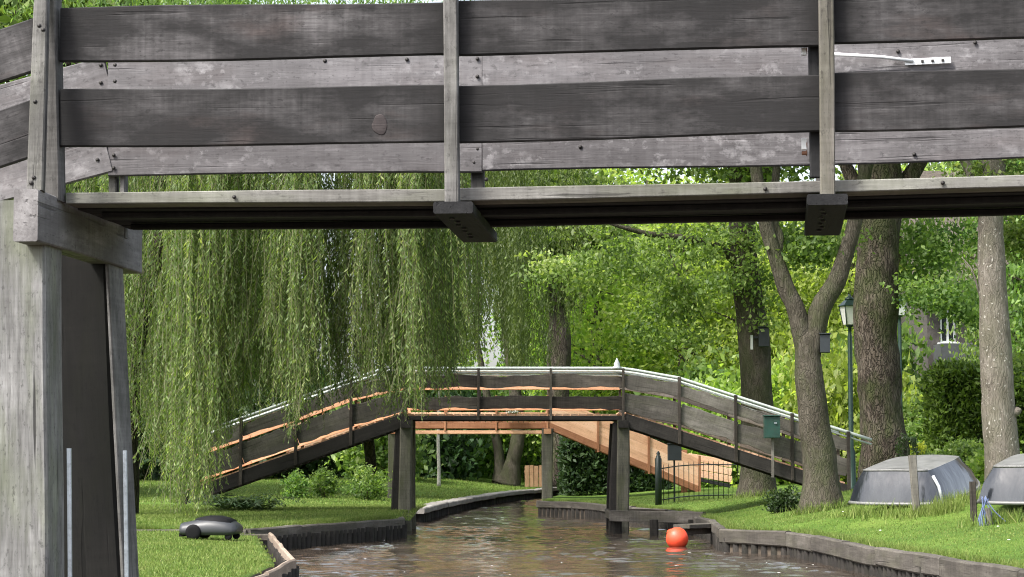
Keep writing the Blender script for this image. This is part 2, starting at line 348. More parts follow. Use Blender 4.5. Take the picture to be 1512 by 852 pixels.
# ------------------------------------------------------------ the setting: ground, water, lawns, banks
def G(x, y, z):                        # the point seen at that pixel on the level plane z
    r = ray(x, y); t = (z - EYE) / r.z
    return Vector((0, 0, EYE)) + r * t
TOP = .35
RBANK = [G(795, 739, TOP), G(870, 742, TOP), G(935, 748, TOP), G(1000, 755, TOP), G(1052, 768, TOP), G(1066, 780, TOP), G(1165, 784, TOP), G(1300, 808, TOP), G(1512, 840, TOP)]
RBANK += [RBANK[-1] + Vector((.5, -5, 0)), RBANK[-1] + Vector((1.2, -12, 0))]
RBACK = [Vector((9, 115, TOP)), Vector((5.2, 92, TOP)), Vector((2.5, 76, TOP)), Vector((1.1, 62, TOP))]
RFULL = RBACK + RBANK
LBANK = [G(612, 748, TOP), G(650, 739, TOP), G(700, 730, TOP), G(760, 723, TOP), G(800, 719.5, TOP), Vector((4.2, 98, TOP)), Vector((7, 116, TOP))]
MIDW = [Vector((-16, 34.6, TOP)), G(192, 781, TOP), G(365, 782, TOP), G(440, 776, TOP), G(593, 764.5, TOP)]
BACKW = [Vector((-26, LBANK[0].y + .4, TOP)), Vector((-8, LBANK[0].y + .2, TOP)), LBANK[0]]
NEARL = [Vector((-2.55, 9, .3)), Vector((-2.5, 16, .3)), G(392, 852, .3), G(434, 830, .3), G(399, 789, .3)]
def ip(path, y):
    ys = np.array([p.y for p in path]); xs = np.array([p.x for p in path]); o = np.argsort(ys); return np.interp(y, ys[o], xs[o])
def ipx(path, x):
    xs = np.array([p.x for p in path]); ys = np.array([p.y for p in path]); o = np.argsort(xs); return np.interp(x, xs[o], ys[o])
def vn(x, y, k, s=0.0):
    return np.array([mnoise.noise((a * k, b * k, s)) for a, b in zip(np.ravel(x), np.ravel(y))]).reshape(np.shape(x))
def z_right(x, y):
    s = x - ip(RFULL, y); far = smooth((y - 40) / 14)
    return .30 + (.46 - .30 * far) * smooth((s - .1) / 4.4) + .09 * smooth((y - 29.5) / 4.5) * smooth((s - .3) / 1.6) * (1 - far) + .05 * np.sin(x * .9 + y * .35) * smooth(s / 2) + .25 * smooth((s - 3) / 9)
def z_far(x, y): return .26 + (.34 * smooth((y - 54) / 30) + .10) * smooth((ip(LBANK, y) - x) / 5)
def z_mid(x, y): return .30 + .10 * smooth((y - ipx(MIDW, x)) / 4)
def z_near(x, y): return .27 + .05 * smooth((ip(NEARL, y) - x) / 1.5)
OFFS = [0, .12, .3, .6, 1, 1.5, 2.1, 2.8, 3.6, 4.6, 6, 8, 11, 16, 25, 60, 220]
def loft(name, rows, zf, mat, lab=None):
    v, f = [], []; m = len(rows[0])
    P = np.array([[(p.x, p.y) for p in r] for r in rows]); zz = zf(P[..., 0], P[..., 1])
    for i in range(len(rows)):
        for j in range(m): v.append((P[i, j, 0], P[i, j, 1], zz[i, j]))
    n0 = len(v)
    for i in range(len(rows) - 1):
        for j in range(m - 1):
            a = i * m + j; f.append((a, a + 1, a + m + 1, a + m))
    # a skirt of earth under the whole edge
    rim = [i * m for i in range(len(rows))]
    for a in rim: v.append((v[a][0], v[a][1], -.7))
    for k in range(len(rim) - 1): f.append((rim[k], rim[k + 1], n0 + k + 1, n0 + k))
    for rr in (0, len(rows) - 1):
        b = len(v)
        for j in range(m): q = v[rr * m + j]; v.append((q[0], q[1], -.7))
        for j in range(m - 1): f.append((rr * m + j, rr * m + j + 1, b + j + 1, b + j))
    o = obj(name, v, f, mat, sm=True); o.data.materials.append(M_SOIL); nt_ = (len(rows) - 1) * (m - 1)
    o.data.polygons.foreach_set('material_index', [0 if i < nt_ else 1 for i in range(len(o.data.polygons))])
    return tag(o, lab, None, None, 'structure')
def dense(path, step):
    out = []
    for a, b in zip(path[:-1], path[1:]):
        n = max(1, int((b - a).length / step))
        out += [a.lerp(b, i / n) for i in range(n)]
    return out + [path[-1]]
v = [(-900, -300, -.75), (900, -300, -.75), (900, 1500, -.75), (-900, 1500, -.75)]
tag(obj('ground', v, [(0, 1, 2, 3)], M_SOIL), 'dark earth bed under the canal and lawns', None, None, 'structure')
tag(obj('far_ground', [(-900, 112, .33), (900, 112, .33), (900, 1500, .33), (-900, 1500, .33)], [(0, 1, 2, 3)], M_LAWN), 'level green land beyond the canal bend', None, None, 'structure')
rb = dense(RFULL, .9); lb = dense(LBANK, 1.2); nb = dense(NEARL, .8); mb = dense(MIDW, .6)
loft('lawn_right', [[Vector((p.x + s, p.y, 0)) for s in OFFS] for p in rb], z_right, M_LAWN, 'sloping mown lawn with the upturned boats and trees')
loft('lawn_far', [[Vector((p.x - s, p.y, 0)) for s in OFFS] for p in lb], z_far, M_LAWN, 'lawn along the canal bend beyond the far bridges')
loft('lawn_near', [[Vector((p.x - .2 - s, p.y, 0)) for s in OFFS[:15]] for p in nb] + [[Vector((nb[-1].x - .2 - s, 32.6, 0)) for s in OFFS[:15]]], z_near, M_LAWN, 'bright mown lawn with the robot mower')
MIDEND = 46.6
loft('lawn_middle', [[Vector((p.x - .28 * k / 8 * max(0, (p.x + 4) / 2), p.y + (MIDEND - p.y) * k / 8, 0)) for k in range(9)] for p in mb], z_mid, M_LAWN, 'strip of lawn at the foot of the weathered bridge')
# water: a real rippled sheet where it is seen, flat beyond
def water():
    xs = np.arange(-7.5, 7.51, .055); ys = np.concatenate([np.arange(17, 45, .06), np.arange(45, 122, .2)])
    XX, YY = np.meshgrid(xs, ys); rs = np.random.default_rng(5); H = np.zeros_like(XX)
    amp = .45 + .75 * smooth((vn(XX[::6, ::6], YY[::6, ::6], .33, 3.0) + .25) / .6)
    ai = np.repeat(np.repeat(amp, 6, 0), 6, 1)[:XX.shape[0], :XX.shape[1]]
    for k in range(46):
        lam = .17 * 6.5 ** (rs.random() ** 1.3); th = rs.normal(1.45, .85); q = 2 * math.pi / lam
        H += (.0021 * lam / .6) * (1.0 if lam < .6 else .7) * np.sin(q * (np.cos(th) * XX + np.sin(th) * YY) + rs.uniform(0, 6.28))
    Zz = H * ai * 1.2
    n, m = XX.shape; v = np.stack([XX, YY, Zz], -1).reshape(-1, 3)
    idx = np.arange(n * m).reshape(n, m); q = np.stack([idx[:-1, :-1], idx[:-1, 1:], idx[1:, 1:], idx[1:, :-1]], -1).reshape(-1, 4)
    me = bpy.data.meshes.new('water'); me.vertices.add(len(v)); me.vertices.foreach_set('co', v.astype(np.float32).ravel())
    me.loops.add(q.size); me.loops.foreach_set('vertex_index', q.ravel().astype(np.int32))
    me.polygons.add(len(q)); me.polygons.foreach_set('loop_start', np.arange(0, q.size, 4, dtype=np.int32))
    me.polygons.foreach_set('use_smooth', np.ones(len(q), dtype=bool)); me.materials.append(M_WATER); me.update(calc_edges=True)
    tag(put(bpy.data.objects.new('water', me)), 'brown rippled canal water', None, None, 'structure')
    B = [(-60, -40), (60, -40), (60, 17), (-60, 17)]
    v = [(*p, 0) for p in B] + [(-60, 17, -.0), (-7.5, 17, 0), (-7.5, 60, 0), (-60, 60, 0), (7.5, 17, 0), (60, 17, 0), (60, 60, 0), (7.5, 60, 0)]
    tag(obj('water_side', v, [(0, 1, 2, 3), (4, 5, 6, 7), (8, 9, 10, 11)], M_WATER), 'still water of the side ditches', None, None, 'structure')
water()

def bank_wall(label, pts, cap_h, cap_t, pile_sp, pile_r, mat_cap=M_CAP, mat_pile=M_BPILE, top=TOP, side=1, seg=2.2, base=(0, 0, 0), piles=True):
    w = thing('bank_wall', pts[0], label, 'wall', 'timber bank walls')
    for i, (a, b) in enumerate(zip(pts[:-1], pts[1:])):
        n = max(1, round((b - a).length / seg)); d = (b - a).normalized(); nr = Vector((-d.y, d.x, 0)) * side
        for k in range(n):
            p, q = a.lerp(b, k / n) + d * .006, a.lerp(b, (k + 1) / n) - d * .006
            z = random.uniform(-.012, .012)
            plank('cap_board', p + Vector((0, 0, top - p.z - cap_h / 2 + z)), q + Vector((0, 0, top - q.z - cap_h / 2 + z)), cap_h, cap_t, mat_cap, w, n=5, wob=.006, live=.004, ch=.02)
    if piles:
        pm = [mesh('pile', *tube_geo([(0, 0, -.7), (0, 0, -.1), (0, 0, top - cap_h * .55)], [pile_r] * 3, 7, nz=.25, seed=s, nscale=9), mat_pile, True) for s in range(4)]
        for a, b in zip(pts[:-1], pts[1:]):
            n = int((b - a).length / pile_sp); d = (b - a).normalized(); nr = Vector((-d.y, d.x, 0)) * side
            for k in range(n):
                c = a.lerp(b, (k + .5) / max(n, 1)) + nr * (min(cap_t * .2, .03) + random.uniform(-.015, .015)); c.z = random.uniform(-.03, 0)
                put(bpy.data.objects.new('pile', random.choice(pm)), w, Matrix.Translation(c) @ Matrix.Rotation(random.uniform(0, 6.3), 4, 'Z'))
    return w
bank_wall('thick timber wall edging the lawn in front of the upturned boats', RBANK[5:], .22, .13, .19, .075, side=1)
bank_wall('timber wall edging the bank behind the boat slip', RBANK[:6], .17, .12, .21, .075, side=1)
bank_wall('timber wall round the lawn beside the weathered bridge pier', MIDW[1:] + [MIDW[-1] + Vector((-.32, 5.2, 0))], .19, .12, .19, .07, side=-1)
bank_wall('long curved timber wall along the far canal bend', LBANK, .13, .42, .30, .085, mat_cap=M_BANKLT, top=.31, side=-1, seg=3)
bank_wall('low dark timber edge of the side ditch behind the ramp', BACKW, .15, .1, .3, .06, mat_cap=M_OLD, side=-1, seg=3, piles=False)
bank_wall('pale timber boards edging the robot mower lawn', NEARL[1:] + [], .13, .05, .3, .05, mat_cap=M_CAPLT, top=.33, side=-1, seg=4)
bank_wall('low board edging the back of the robot mower lawn', [NEARL[-1], Vector((-12, 32.7, .3))], .10, .05, .4, .05, mat_cap=M_OLD, top=.31, side=1, seg=2.4, piles=False)

# ------------------------------------------------------------ the grey footbridge overhead
BA = .10; BE = Vector((math.cos(BA), -math.sin(BA), 0)); BC = Vector((math.sin(BA), math.cos(BA), 0)); B0 = Vector((0, 9.5, 0))
WB = 1.02
def nb_(x, y, off=0.0):                # the point seen at that pixel on the bridge's upright plane off metres behind its near rail
    r = ray(x, y); o = Vector((0, 0, EYE)); t = (B0 + BC * off - o).dot(BC) / r.dot(BC); return o + r * t
def near_bridge():
    br = thing('timber_footbridge', nb_(50, 676, 0) * 1, 'grey weathered timber footbridge crossing close overhead with double plank railing', 'bridge')
    up = (0, 0, 1)
    def rail(name, x0, yt0, yb0, x1, yt1, yb1, off, t, mat, n=12, **kw):
        a0, a1 = nb_(x0, yt0, off), nb_(x0, yb0, off); b0, b1 = nb_(x1, yt1, off), nb_(x1, yb1, off)
        h = ((a0 - a1).length + (b0 - b1).length) / 2
        return plank(name, (a0 + a1) / 2, (b0 + b1) / 2, h, t, mat, br, n=n + 8, wob=.005, live=.0022, ch=.005, **kw)
    # near railing, two planks high, a joint at every post
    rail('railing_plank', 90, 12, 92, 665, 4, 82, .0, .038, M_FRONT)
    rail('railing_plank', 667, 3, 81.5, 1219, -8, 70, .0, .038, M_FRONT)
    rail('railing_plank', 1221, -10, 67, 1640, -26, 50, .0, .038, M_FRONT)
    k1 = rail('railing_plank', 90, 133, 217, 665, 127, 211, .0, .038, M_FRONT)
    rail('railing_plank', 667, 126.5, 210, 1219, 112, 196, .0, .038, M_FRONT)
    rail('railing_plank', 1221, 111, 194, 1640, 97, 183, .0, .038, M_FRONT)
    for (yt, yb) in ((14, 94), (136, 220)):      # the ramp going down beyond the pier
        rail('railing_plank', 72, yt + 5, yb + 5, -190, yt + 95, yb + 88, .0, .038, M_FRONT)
    # far railing
    rf = .905
    def fy(y): return HOR - (HOR - y) * rf
    for (yt0, yb0, yt1, yb1, yt2, yb2, yt3, yb3) in ((12, 92, 3, 82, -8, 70, -24, 53), (133, 216, 127, 210, 112, 197, 99, 186)):
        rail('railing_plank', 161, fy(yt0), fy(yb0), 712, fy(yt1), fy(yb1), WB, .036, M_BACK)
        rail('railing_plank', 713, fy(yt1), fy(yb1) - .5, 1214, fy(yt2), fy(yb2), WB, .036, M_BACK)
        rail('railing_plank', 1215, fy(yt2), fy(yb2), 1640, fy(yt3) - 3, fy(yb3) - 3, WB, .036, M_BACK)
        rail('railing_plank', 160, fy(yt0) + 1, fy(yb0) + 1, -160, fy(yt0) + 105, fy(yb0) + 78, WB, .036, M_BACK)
    # bolts in the far planks
    def bolt(x, y, off, r=.0062, mat=M_BOLT, l=.005):
        c = nb_(x, y, off)
        v, f = lathe_geo([(r * 1.6, 0), (r * 1.6, .003), (r, .004), (r, l), (r * .5, l + .002)], 8)
        return obj('bolt', v, f, mat, br, Matrix.Translation(c) @ BC.to_track_quat('-Z', 'Y').to_matrix().to_4x4(), True)
    for (x, y) in ((149, 96), (149, 122), (170, 96), (170, 120), (144, 236), (168, 229), (168, 248), (705, 87), (705, 113), (705, 220), (700, 240), (1326, 76), (1440, 63), (480, 90), (601, 88), (1350, 228), (857, 217)):
        bolt(x, y, WB - .019)
    for (x, y) in ((346, 291), (718, 265), (1392, 270), (1130, 279)): bolt(x, y, .016, .006)
    # deck: boards laid lengthwise, seen edge-on and from below
    for seg in ((97, 302, 668, 297.5), (669, 297, 1221, 285), (1222, 284.5, 1640, 273)):
        A0, B0_ = nb_(seg[0], seg[1], .02), nb_(seg[2], seg[3], .02)
        nbd = 6; wd = (WB + .06) / nbd
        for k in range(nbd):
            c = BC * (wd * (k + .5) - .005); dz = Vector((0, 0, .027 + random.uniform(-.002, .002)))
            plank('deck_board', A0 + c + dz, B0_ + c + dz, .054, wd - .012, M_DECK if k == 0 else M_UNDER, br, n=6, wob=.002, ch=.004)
    # two long beams and a centre joist under the boards
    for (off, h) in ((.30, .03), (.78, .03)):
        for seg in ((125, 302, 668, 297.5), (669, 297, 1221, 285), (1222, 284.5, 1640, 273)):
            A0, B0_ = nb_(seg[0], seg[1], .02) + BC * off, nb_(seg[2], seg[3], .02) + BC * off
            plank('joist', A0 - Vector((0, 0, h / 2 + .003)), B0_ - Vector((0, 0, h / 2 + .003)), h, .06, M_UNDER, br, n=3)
    # crossbeams with the railing posts standing on their ends
    for (x, yt, fx) in ((669, 296.5, 709), (1222, 284, 1213)):
        a = nb_(x, yt, -.115); b = nb_(fx, yt, WB + .13); b.z = a.z
        cb = plank('crossbeam', a - Vector((0, 0, .03)), b - Vector((0, 0, .03)), .05, .172, M_UNDER, br, n=4, ch=.006)
        for k in range(7):
            c = a.lerp(b, .12 + .11 * k) + Vector((-.02 + .01 * (k % 2), 0, -.058))
            v, f = lathe_geo([(.013, 0), (.013, .006), (.008, .008)], 6)
            obj('bolt', v, f, M_BOLT, cb, Matrix.Translation(c) @ Matrix.Rotation(R(180), 4, 'X'), True)
        yb = yt - 4
        foot = nb_(x - .5, yb, -.052); foot.z = a.z - .004; head = nb_(x - 4 if x < 900 else x - 3, -60, -.052)
        plank('post', foot, head, .064, .062, M_POST if x < 900 else M_OLDLT, br, up=BE, n=8, wob=.002, ch=.005)
        f2 = b - BC * .085; f2.z = a.z - .004
        plank('post', f2, f2 + Vector((0, 0, .98)), .064, .055, M_POST, br, up=BE, n=5)
    # inner post with rusty bolts behind the near rail
    plank('post', nb_(1204, 262, .055), nb_(1201, -40, .055), .05, .06, M_UNDER, br, up=BE, n=5)
    for y in (75, 214, 226):
        c = nb_(1192, y, .05)
        v, f = lathe_geo([(.014, 0), (.014, .004), (.009, .005), (.009, .022), (.006, .024)], 8)
        obj('bolt', v, f, M_RUST, br, Matrix.Translation(c) @ (-BE).to_track_quat('Z', 'Y').to_matrix().to_4x4(), True)
    box('bracket_plate', nb_(1187, 76, .05), (.022, .02, .035), M_ROD, br, -BA, ch=.003); box('bracket_plate', nb_(1187, 213, .05), (.022, .02, .05), M_ROD, br, -BA, ch=.003)
    # pale drawn rod with a slotted strip on the far planks
    tube('rod', [nb_(1232, 80, WB - .07), nb_(1300, 84, WB - .05), nb_(1348, 90, WB - .035)], .0085, M_ROD, br, 8)
    st = plank('slotted_strip', nb_(1336, 92, WB - .03), nb_(1404, 88.5, WB - .03), .03, .006, M_ROD, br, n=2, wob=0, ch=.001)
    for x in (1362, 1377, 1392):
        c = nb_(x, 91.7 - (x - 1336) * .05, WB - .036); box('slot', c, (.012, .006, .012), M_BOLT, st, -BA, ch=.002)
    # pier: through-beam, near and far pile, corner post and its brace
    bz = nb_(38, 317, -.30)
    e0 = nb_(38, 280, -.30).z; e1 = nb_(38, 356, -.30).z
    A = nb_(38, 318, -.30); A.z = (e0 + e1) / 2; Bf = A + BC * 1.68
    plank('pier_beam', A, Bf, e0 - e1, .108, M_BEAM, br, n=8, wob=.003, ch=.006)
    pt, pb = nb_(40, 300, .0), nb_(47, 1120, .0); pb.z = -.6
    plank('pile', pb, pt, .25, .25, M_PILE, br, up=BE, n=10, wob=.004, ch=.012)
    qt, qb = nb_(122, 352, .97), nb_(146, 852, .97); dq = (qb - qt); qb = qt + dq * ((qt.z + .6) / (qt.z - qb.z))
    plank('pile', qb, qt, .285, .27, M_SHADEPILE, br, up=BE, n=10, wob=.004, ch=.012)
    # added pale board; its colour carries the light on the far pile's canal side
    rt, rb_ = qt + BE * .152, qb + BE * .152
    plank('lit_pile_side', rb_, rt - Vector((0, 0, .01)), .26, .02, M_POST, br, up=BC, n=6)
    for (x0, y0, x1, y1, off) in ((101.5, 662, 105.5, 1100, -.0), (184.5, 665, 188.5, 1000, .85)):
        plank('steel_strip', nb_(x1, y1, off), nb_(x0, y0, off), .02, .012, M_STEEL, br, up=BE, n=4, wob=.001, ch=.002)
    plank('post', nb_(80, 298, .01), nb_(80, -70, .01), .075, .10, M_POST, br, up=BE, n=8, taper=.5)
    plank('brace', nb_(53, 283, -.25), nb_(64, -70, -.06), .072, .045, M_POST, br, up=BE, n=8, taper=.78)
    for (x, y) in ((58, 38), (64, 44), (52, 150), (50, 262), (46, 270)):
        bolt(x, y, -.25 + .19 * (283 - y) / 353 - .024, .006)
    # far corner post under the far rail
    plank('post', nb_(168, 352, WB + .05), nb_(168, 60, WB + .05), .04, .06, M_POST, br, up=BE, n=4)
    plank('post', nb_(183, 352, WB + .05), nb_(183, 60, WB + .05), .03, .06, M_POST, br, up=BE, n=4)
    # knot in the lower near plank
    c = nb_(561, 184, -.0195)
    v, f = lathe_geo([(.036, 0), (.034, .0006), (.012, .0012)], 18); v = [(p[0] * (1 + .3 * mnoise.noise((p[0] * 40, p[1] * 40, 1))), p[1] * (1 + .35 * mnoise.noise((p[0] * 30, p[1] * 30, 5))), p[2]) for p in v]
    obj('knot', [(p[0] * .95, p[1] * 1.25, p[2]) for p in v], f, M_KNOT, br, Matrix.Translation(c) @ (-BC).to_track_quat('Z', 'Y').to_matrix().to_4x4(), True)
    return br
M_KNOT = wood('dark_knot', (.022, .017, .017), (.048, .040, .040), (.075, .064, .063), stain=.6, grain=1.2)
near_bridge()

# ------------------------------------------------------------ the two bridges further along the canal
def arch_bridge(name, label, cx, D, half, wid, zb, slopeL, slopeR, runL, runR, st):
    """zb = underside of the middle span; the ramps go down from both piers"""
    br = thing(name, (cx, D, 0), label, 'bridge')
    def under(u):                      # underside height along the bridge
        if u > half: return zb - st.get('drop', 0) - (u - half) * slopeR
        if u < -half: return zb - st.get('drop', 0) - (-u - half) * slopeL
        return zb
    def P(u, v, dz): return Vector((cx + u, D + v, under(u) + dz))
    mid = np.linspace(-half, half, st['mid'] + 1); lef = np.linspace(-half - runL, -half, st['ramp'] + 1); rig = np.linspace(half, half + runR, st['ramp'] + 1)
    for v in (0.0, wid):
        near = v == 0.0
        for us, kind in ((mid, 'm'), (lef, 'l'), (rig, 'r')):
            boards = st['mboards'] if kind == 'm' else st['rboards']
            rail = st['mrail'] if kind == 'm' else st['rrail']
            for i in range(len(us) - 1):
                a, b = us[i] + .004, us[i + 1] - .004
                for q, (z0, z1) in enumerate(boards):
                    za = zc = (z0 + z1) / 2
                    if len(boards) == len(st['mboards']):
                        if kind == 'r' and i == 0: za = sum(st['mboards'][q]) / 2 + .01 + st.get('drop', 0)
                        if kind == 'l' and i == len(us) - 2: zc = sum(st['mboards'][q]) / 2 + .01 + st.get('drop', 0)
                    plank('railing_board', P(a, v, za), P(b, v, zc), z1 - z0, .035, (st.get('rboard' if near else 'rboard2', st['board']) if kind == 'r' else st.get('rboard', st['board']) if kind == 'l' and near else st['board'] if near else st['board2']), br, n=st['n'], live=st['live'] if near else 0.0, wob=.004)
            sh = st['mstr'] if kind == 'm' else st['rstr']
            plank('stringer', P(us[0] + .01, v, sh / 2), P(us[-1] - .01, v, sh / 2), sh, .09, st['str'], br, n=4, wob=.004)
            if kind == 'm' and st.get('lower'):
                plank('lower_beam', P(us[0], v, -.10), P(us[-1], v, -.10), .09, .07, st['str2'], br, n=3)
            posts = us if kind == 'm' else (us[1:] if kind == 'r' else us[:-1])
            for i, u in enumerate(posts):
                if kind == 'm' and (i in (0, len(us) - 1)): h0 = -.05
                else: h0 = st['pfoot']
                plank('post', P(u, v - (.05 if near else -.05), h0), P(u, v - (.05 if near else -.05), rail + .02), .05 if kind == 'm' else .062, .055, st['post'], br, up=(1, 0, 0), n=3)
        if st.get('hand'):
            pts = [P(lef[0] - .1, v, st['rrail'])] + [P(u, v, st['rrail']) for u in lef[:-1]] + [P(-half - .35, v, st['rrail'] - .02), P(-half + .25, v, st['mrail'] + .02)] + [P(u, v, st['mrail'] + .02) for u in mid[1:-1]]
            pts += [P(half - .05, v, st['mrail'] + .02), P(half + .25, v, st['mrail'] + .02 + st.get('drop', 0) + .04)] + [P(u, v, st['rrail']) for u in rig[1:]] + [P(rig[-1] + .45, v, st['rrail'] - .0)]
            if v: pts = pts[1:-1]
            tube('handrail', pts, .032, st['hand'], br, 8)
            tube('handrail', [p - Vector((0, -.03, .085)) for p in pts], .02, st['hand'], br, 6)
    # deck boards across
    u = -half - runL + .08
    dm = {}
    while u < half + runR:
        sh = (st['mstr'] if abs(u) < half else st['rstr']) + .022
        plank('deck_board', P(u, .05, sh), P(u, wid - .05, sh), .13, .035, st['deck'], br, up=(1, 0, -(under(u - .05) - under(u + .05)) / .1), n=1, wob=0)
        u += .15
    # piers
    for s in (-1, 1):
        for v in (0.06, wid - .06):
            r = st['pile']
            plank('pile', Vector((cx + s * half + (.03 if v > .5 else -.02), D + v, -.7)), Vector((cx + s * half, D + v, zb + .0)), r, r, st['pilem'], br, up=(1, 0, 0), n=5, wob=.008, ch=.025)
            if st.get('pair'):
                plank('pile', Vector((cx + s * half - .22, D + v + .03, -.7)), Vector((cx + s * half - .12, D + v + .03, zb - .05)), r * .75, r * .75, st['pilem2'], br, up=(1, 0, 0), n=5, wob=.012, ch=.025)
        plank('pier_beam', Vector((cx + s * half, D - .16, zb - .075)), Vector((cx + s * half, D + wid + .16, zb - .075)), .14, .2, st['pilem2'], br, n=2)
    return br, P
old = dict(mid=3, ramp=4, n=16, live=.05, mboards=((.215, .455), (.62, .865)), drop=.11, rboards=((.385, .77), (.90, 1.13)), mrail=.97, rrail=1.26, mstr=.08, rstr=.25, board=M_OLD, board2=M_NEW, rboard=M_OLDLT, rboard2=M_OLDLT, lowr=False, str=M_OLDDK,
           post=M_OLD, pfoot=.0, hand=M_WHITE, deck=M_NEW, pile=.24, pilem=M_GPILE, pilem2=M_OLDDK, pair=True)
DB, DBP = arch_bridge('arched_bridge', 'dark weathered arched bridge with wavy-edged boards and white handrails', .05, 42.0, 2.08, 1.25, 2.12, .355, .322, 4.2, 4.3, old)
new = dict(mid=3, ramp=3, n=4, live=0.0, mboards=((.24, .44), (.60, .82)), rboards=((.185, .43), (.436, .68), (.686, .93)), mrail=.88, rrail=1.0, mstr=.16, rstr=.18, board=M_NEW, board2=M_NEW, str=M_NEWRED,
           post=M_NEWRED, pfoot=-.06, deck=M_NEW, pile=.30, pilem=M_GPILE, pilem2=M_NEWRED, lower=True, str2=M_NEW)
NBR, NP = arch_bridge('arched_bridge', 'new orange timber bridge standing behind the weathered one', -1.13, 60.0, 2.1, 1.3, 2.2, .30, .425, 2.9, 4.15, new)
# landing rail at the foot of the new bridge
for k in range(3): plank('railing_board', Vector((X(1016, 61), 61, 1.02 + k * .21 - .0)), Vector((X(1080, 61), 61, .80 + k * .21)), .19, .035, M_NEW, NBR, n=2)
plank('stringer', Vector((X(1016, 61), 61, .86)), Vector((X(1078, 61), 61, .62)), .10, .08, M_UNDER, NBR, n=2)
plank('post', Vector((X(1010, 60.2), 60.2, .4)), Vector((X(1010, 60.2), 60.2, 1.62)), .17, .14, M_NEWRED, NBR, up=(1, 0, 0), n=2)

# ------------------------------------------------------------ foliage and trees
def grow_crown(n_leaf, rx, ry, rz, n_cl, cl_r, L, seed, hollow=.55, droop=.5, up=.0):
    rs = np.random.default_rng(seed)
    d = rs.normal(size=(n_cl, 3)); d /= np.linalg.norm(d, axis=1, keepdims=True)
    rad = (hollow ** 3 + (1 - hollow ** 3) * rs.random(n_cl)) ** (1 / 3) * rs.uniform(.8, 1.12, n_cl)
    c = d * rad[:, None] * np.array([rx, ry, rz]); size = rs.uniform(.6, 1.5, n_cl) * cl_r
    w = size ** 2; idx = rs.choice(n_cl, n_leaf, p=w / w.sum())
    off = rs.normal(size=(n_leaf, 3)) * np.array([.55, .55, .32]) * size[idx][:, None]
    P = c[idx] + off
    ax = rs.normal(size=(n_leaf, 3)); ax[:, 2] -= droop
    tone = rs.normal(0, .16, n_cl)
    rnd = np.clip(rs.random(n_leaf) * .75 + .1 + tone[idx], 0, 1)
    return P, ax, L * rs.uniform(.7, 1.35, n_leaf), rnd
def crown_mesh(name, mat, *a, wfrac=.55, **k):
    P, ax, L, rnd = grow_crown(*a, **k); return leaves_mesh(name, P, ax, L, L * wfrac, mat, rnd)
def limbs_geo(limbs, n=12, nz=.12, seed=0, nscale=2.0):
    v, f = [], []
    for k, (pts, rad) in enumerate(limbs):
        a, b = tube_geo(pts, rad, n if k == 0 else max(6, n - 4), nz, seed + k, True, nscale); m = len(v); v += a; f += [tuple(i + m for i in q) for q in b]
    return v, f
def curve(pts, n):                     # smooth polyline through points
    pts = [Vector(p) for p in pts]; out = []
    for i in range(len(pts) - 1):
        p0, p1, p2, p3 = pts[max(i - 1, 0)], pts[i], pts[i + 1], pts[min(i + 2, len(pts) - 1)]
        for k in range(n):
            t = k / n
            out.append(.5 * ((2 * p1) + (p2 - p0) * t + (2 * p0 - 5 * p1 + 4 * p2 - p3) * t * t + (3 * p1 - p0 - 3 * p2 + p3) * t ** 3))
    return out + [pts[-1]]
def crv(pts, rad, n=4):
    c = curve(pts, n); return c, list(np.interp(np.linspace(0, len(rad) - 1, len(c)), range(len(rad)), rad))

# backdrop trees: a few crown and trunk meshes shared by many trees
BG = []
for k, (mat, bk) in enumerate(((M_LBRIGHT, M_BARKM), (M_LMID, M_BARKM), (M_LBRIGHT, M_BARKD), (M_LMID, M_BARKD), (M_LDARK, M_BARKD))):
    cm = crown_mesh('crown', mat, 12500 if mat is M_LBRIGHT else 16000, 3.4, 3.2, 5.2, 190, .95, .20, 40 + k, hollow=.35)
    rs = random.Random(k); limbs = [crv([(0, 0, -6.6), (.1, 0, -3), (-.1, .1, 0), (.1, 0, 4)], [.30, .22, .16, .05])]
    for q in range(9):
        a = rs.uniform(0, 6.28); z = rs.uniform(-3.2, 2.5)
        limbs.append(crv([(0, 0, z), (math.cos(a) * 1.2, math.sin(a) * 1.2, z + .7), (math.cos(a) * 2.7, math.sin(a) * 2.7, z + 1.2)], [.10, .06, .015], 3))
    tm = mesh('trunk', *limbs_geo(limbs, 8, .1, k), bk, True); BG.append((cm, tm))
TALLY = {}
def ordinal(key):
    TALLY[key] = TALLY.get(key, 0) + 1
    return ('first', 'second', 'third', 'fourth', 'fifth', 'sixth', 'seventh', 'eighth', 'ninth', 'tenth', 'eleventh', 'twelfth', 'thirteenth', 'fourteenth', 'fifteenth')[TALLY[key] - 1]
LB_BG = ['airy bright green tree in the leafy mass behind the bridges', 'mid green tree in the leafy mass behind the bridges', 'airy bright green tree in the leafy mass behind the bridges', 'mid green tree in the leafy mass behind the bridges', 'dark green tree in the leafy mass behind the bridges']
def bg_tree(x, D, h, kind, sx=1.0, z0=.4):
    s = h / 11.8; t = thing('leafy_tree', (x, D, z0), '%s, %s of these from the left' % (('tall ' if D > 115 else '') + ('airy bright green tree', 'mid green tree', 'airy bright green tree', 'mid green tree', 'dark green tree')[kind] + (' at the very back' if D > 115 else ' behind the bridges'), ordinal((kind % 2, D > 115))), 'tree', 'trees behind the bridges')
    M = Matrix.Translation((x, D, z0 + 6.4 * s)) @ Matrix.Rotation(random.uniform(0, 6.28), 4, 'Z') @ Matrix.Diagonal((s * sx, s * sx, s, 1))
    put(bpy.data.objects.new('trunk', BG[kind][1]), t, M); put(bpy.data.objects.new('crown', BG[kind][0]), t, M)
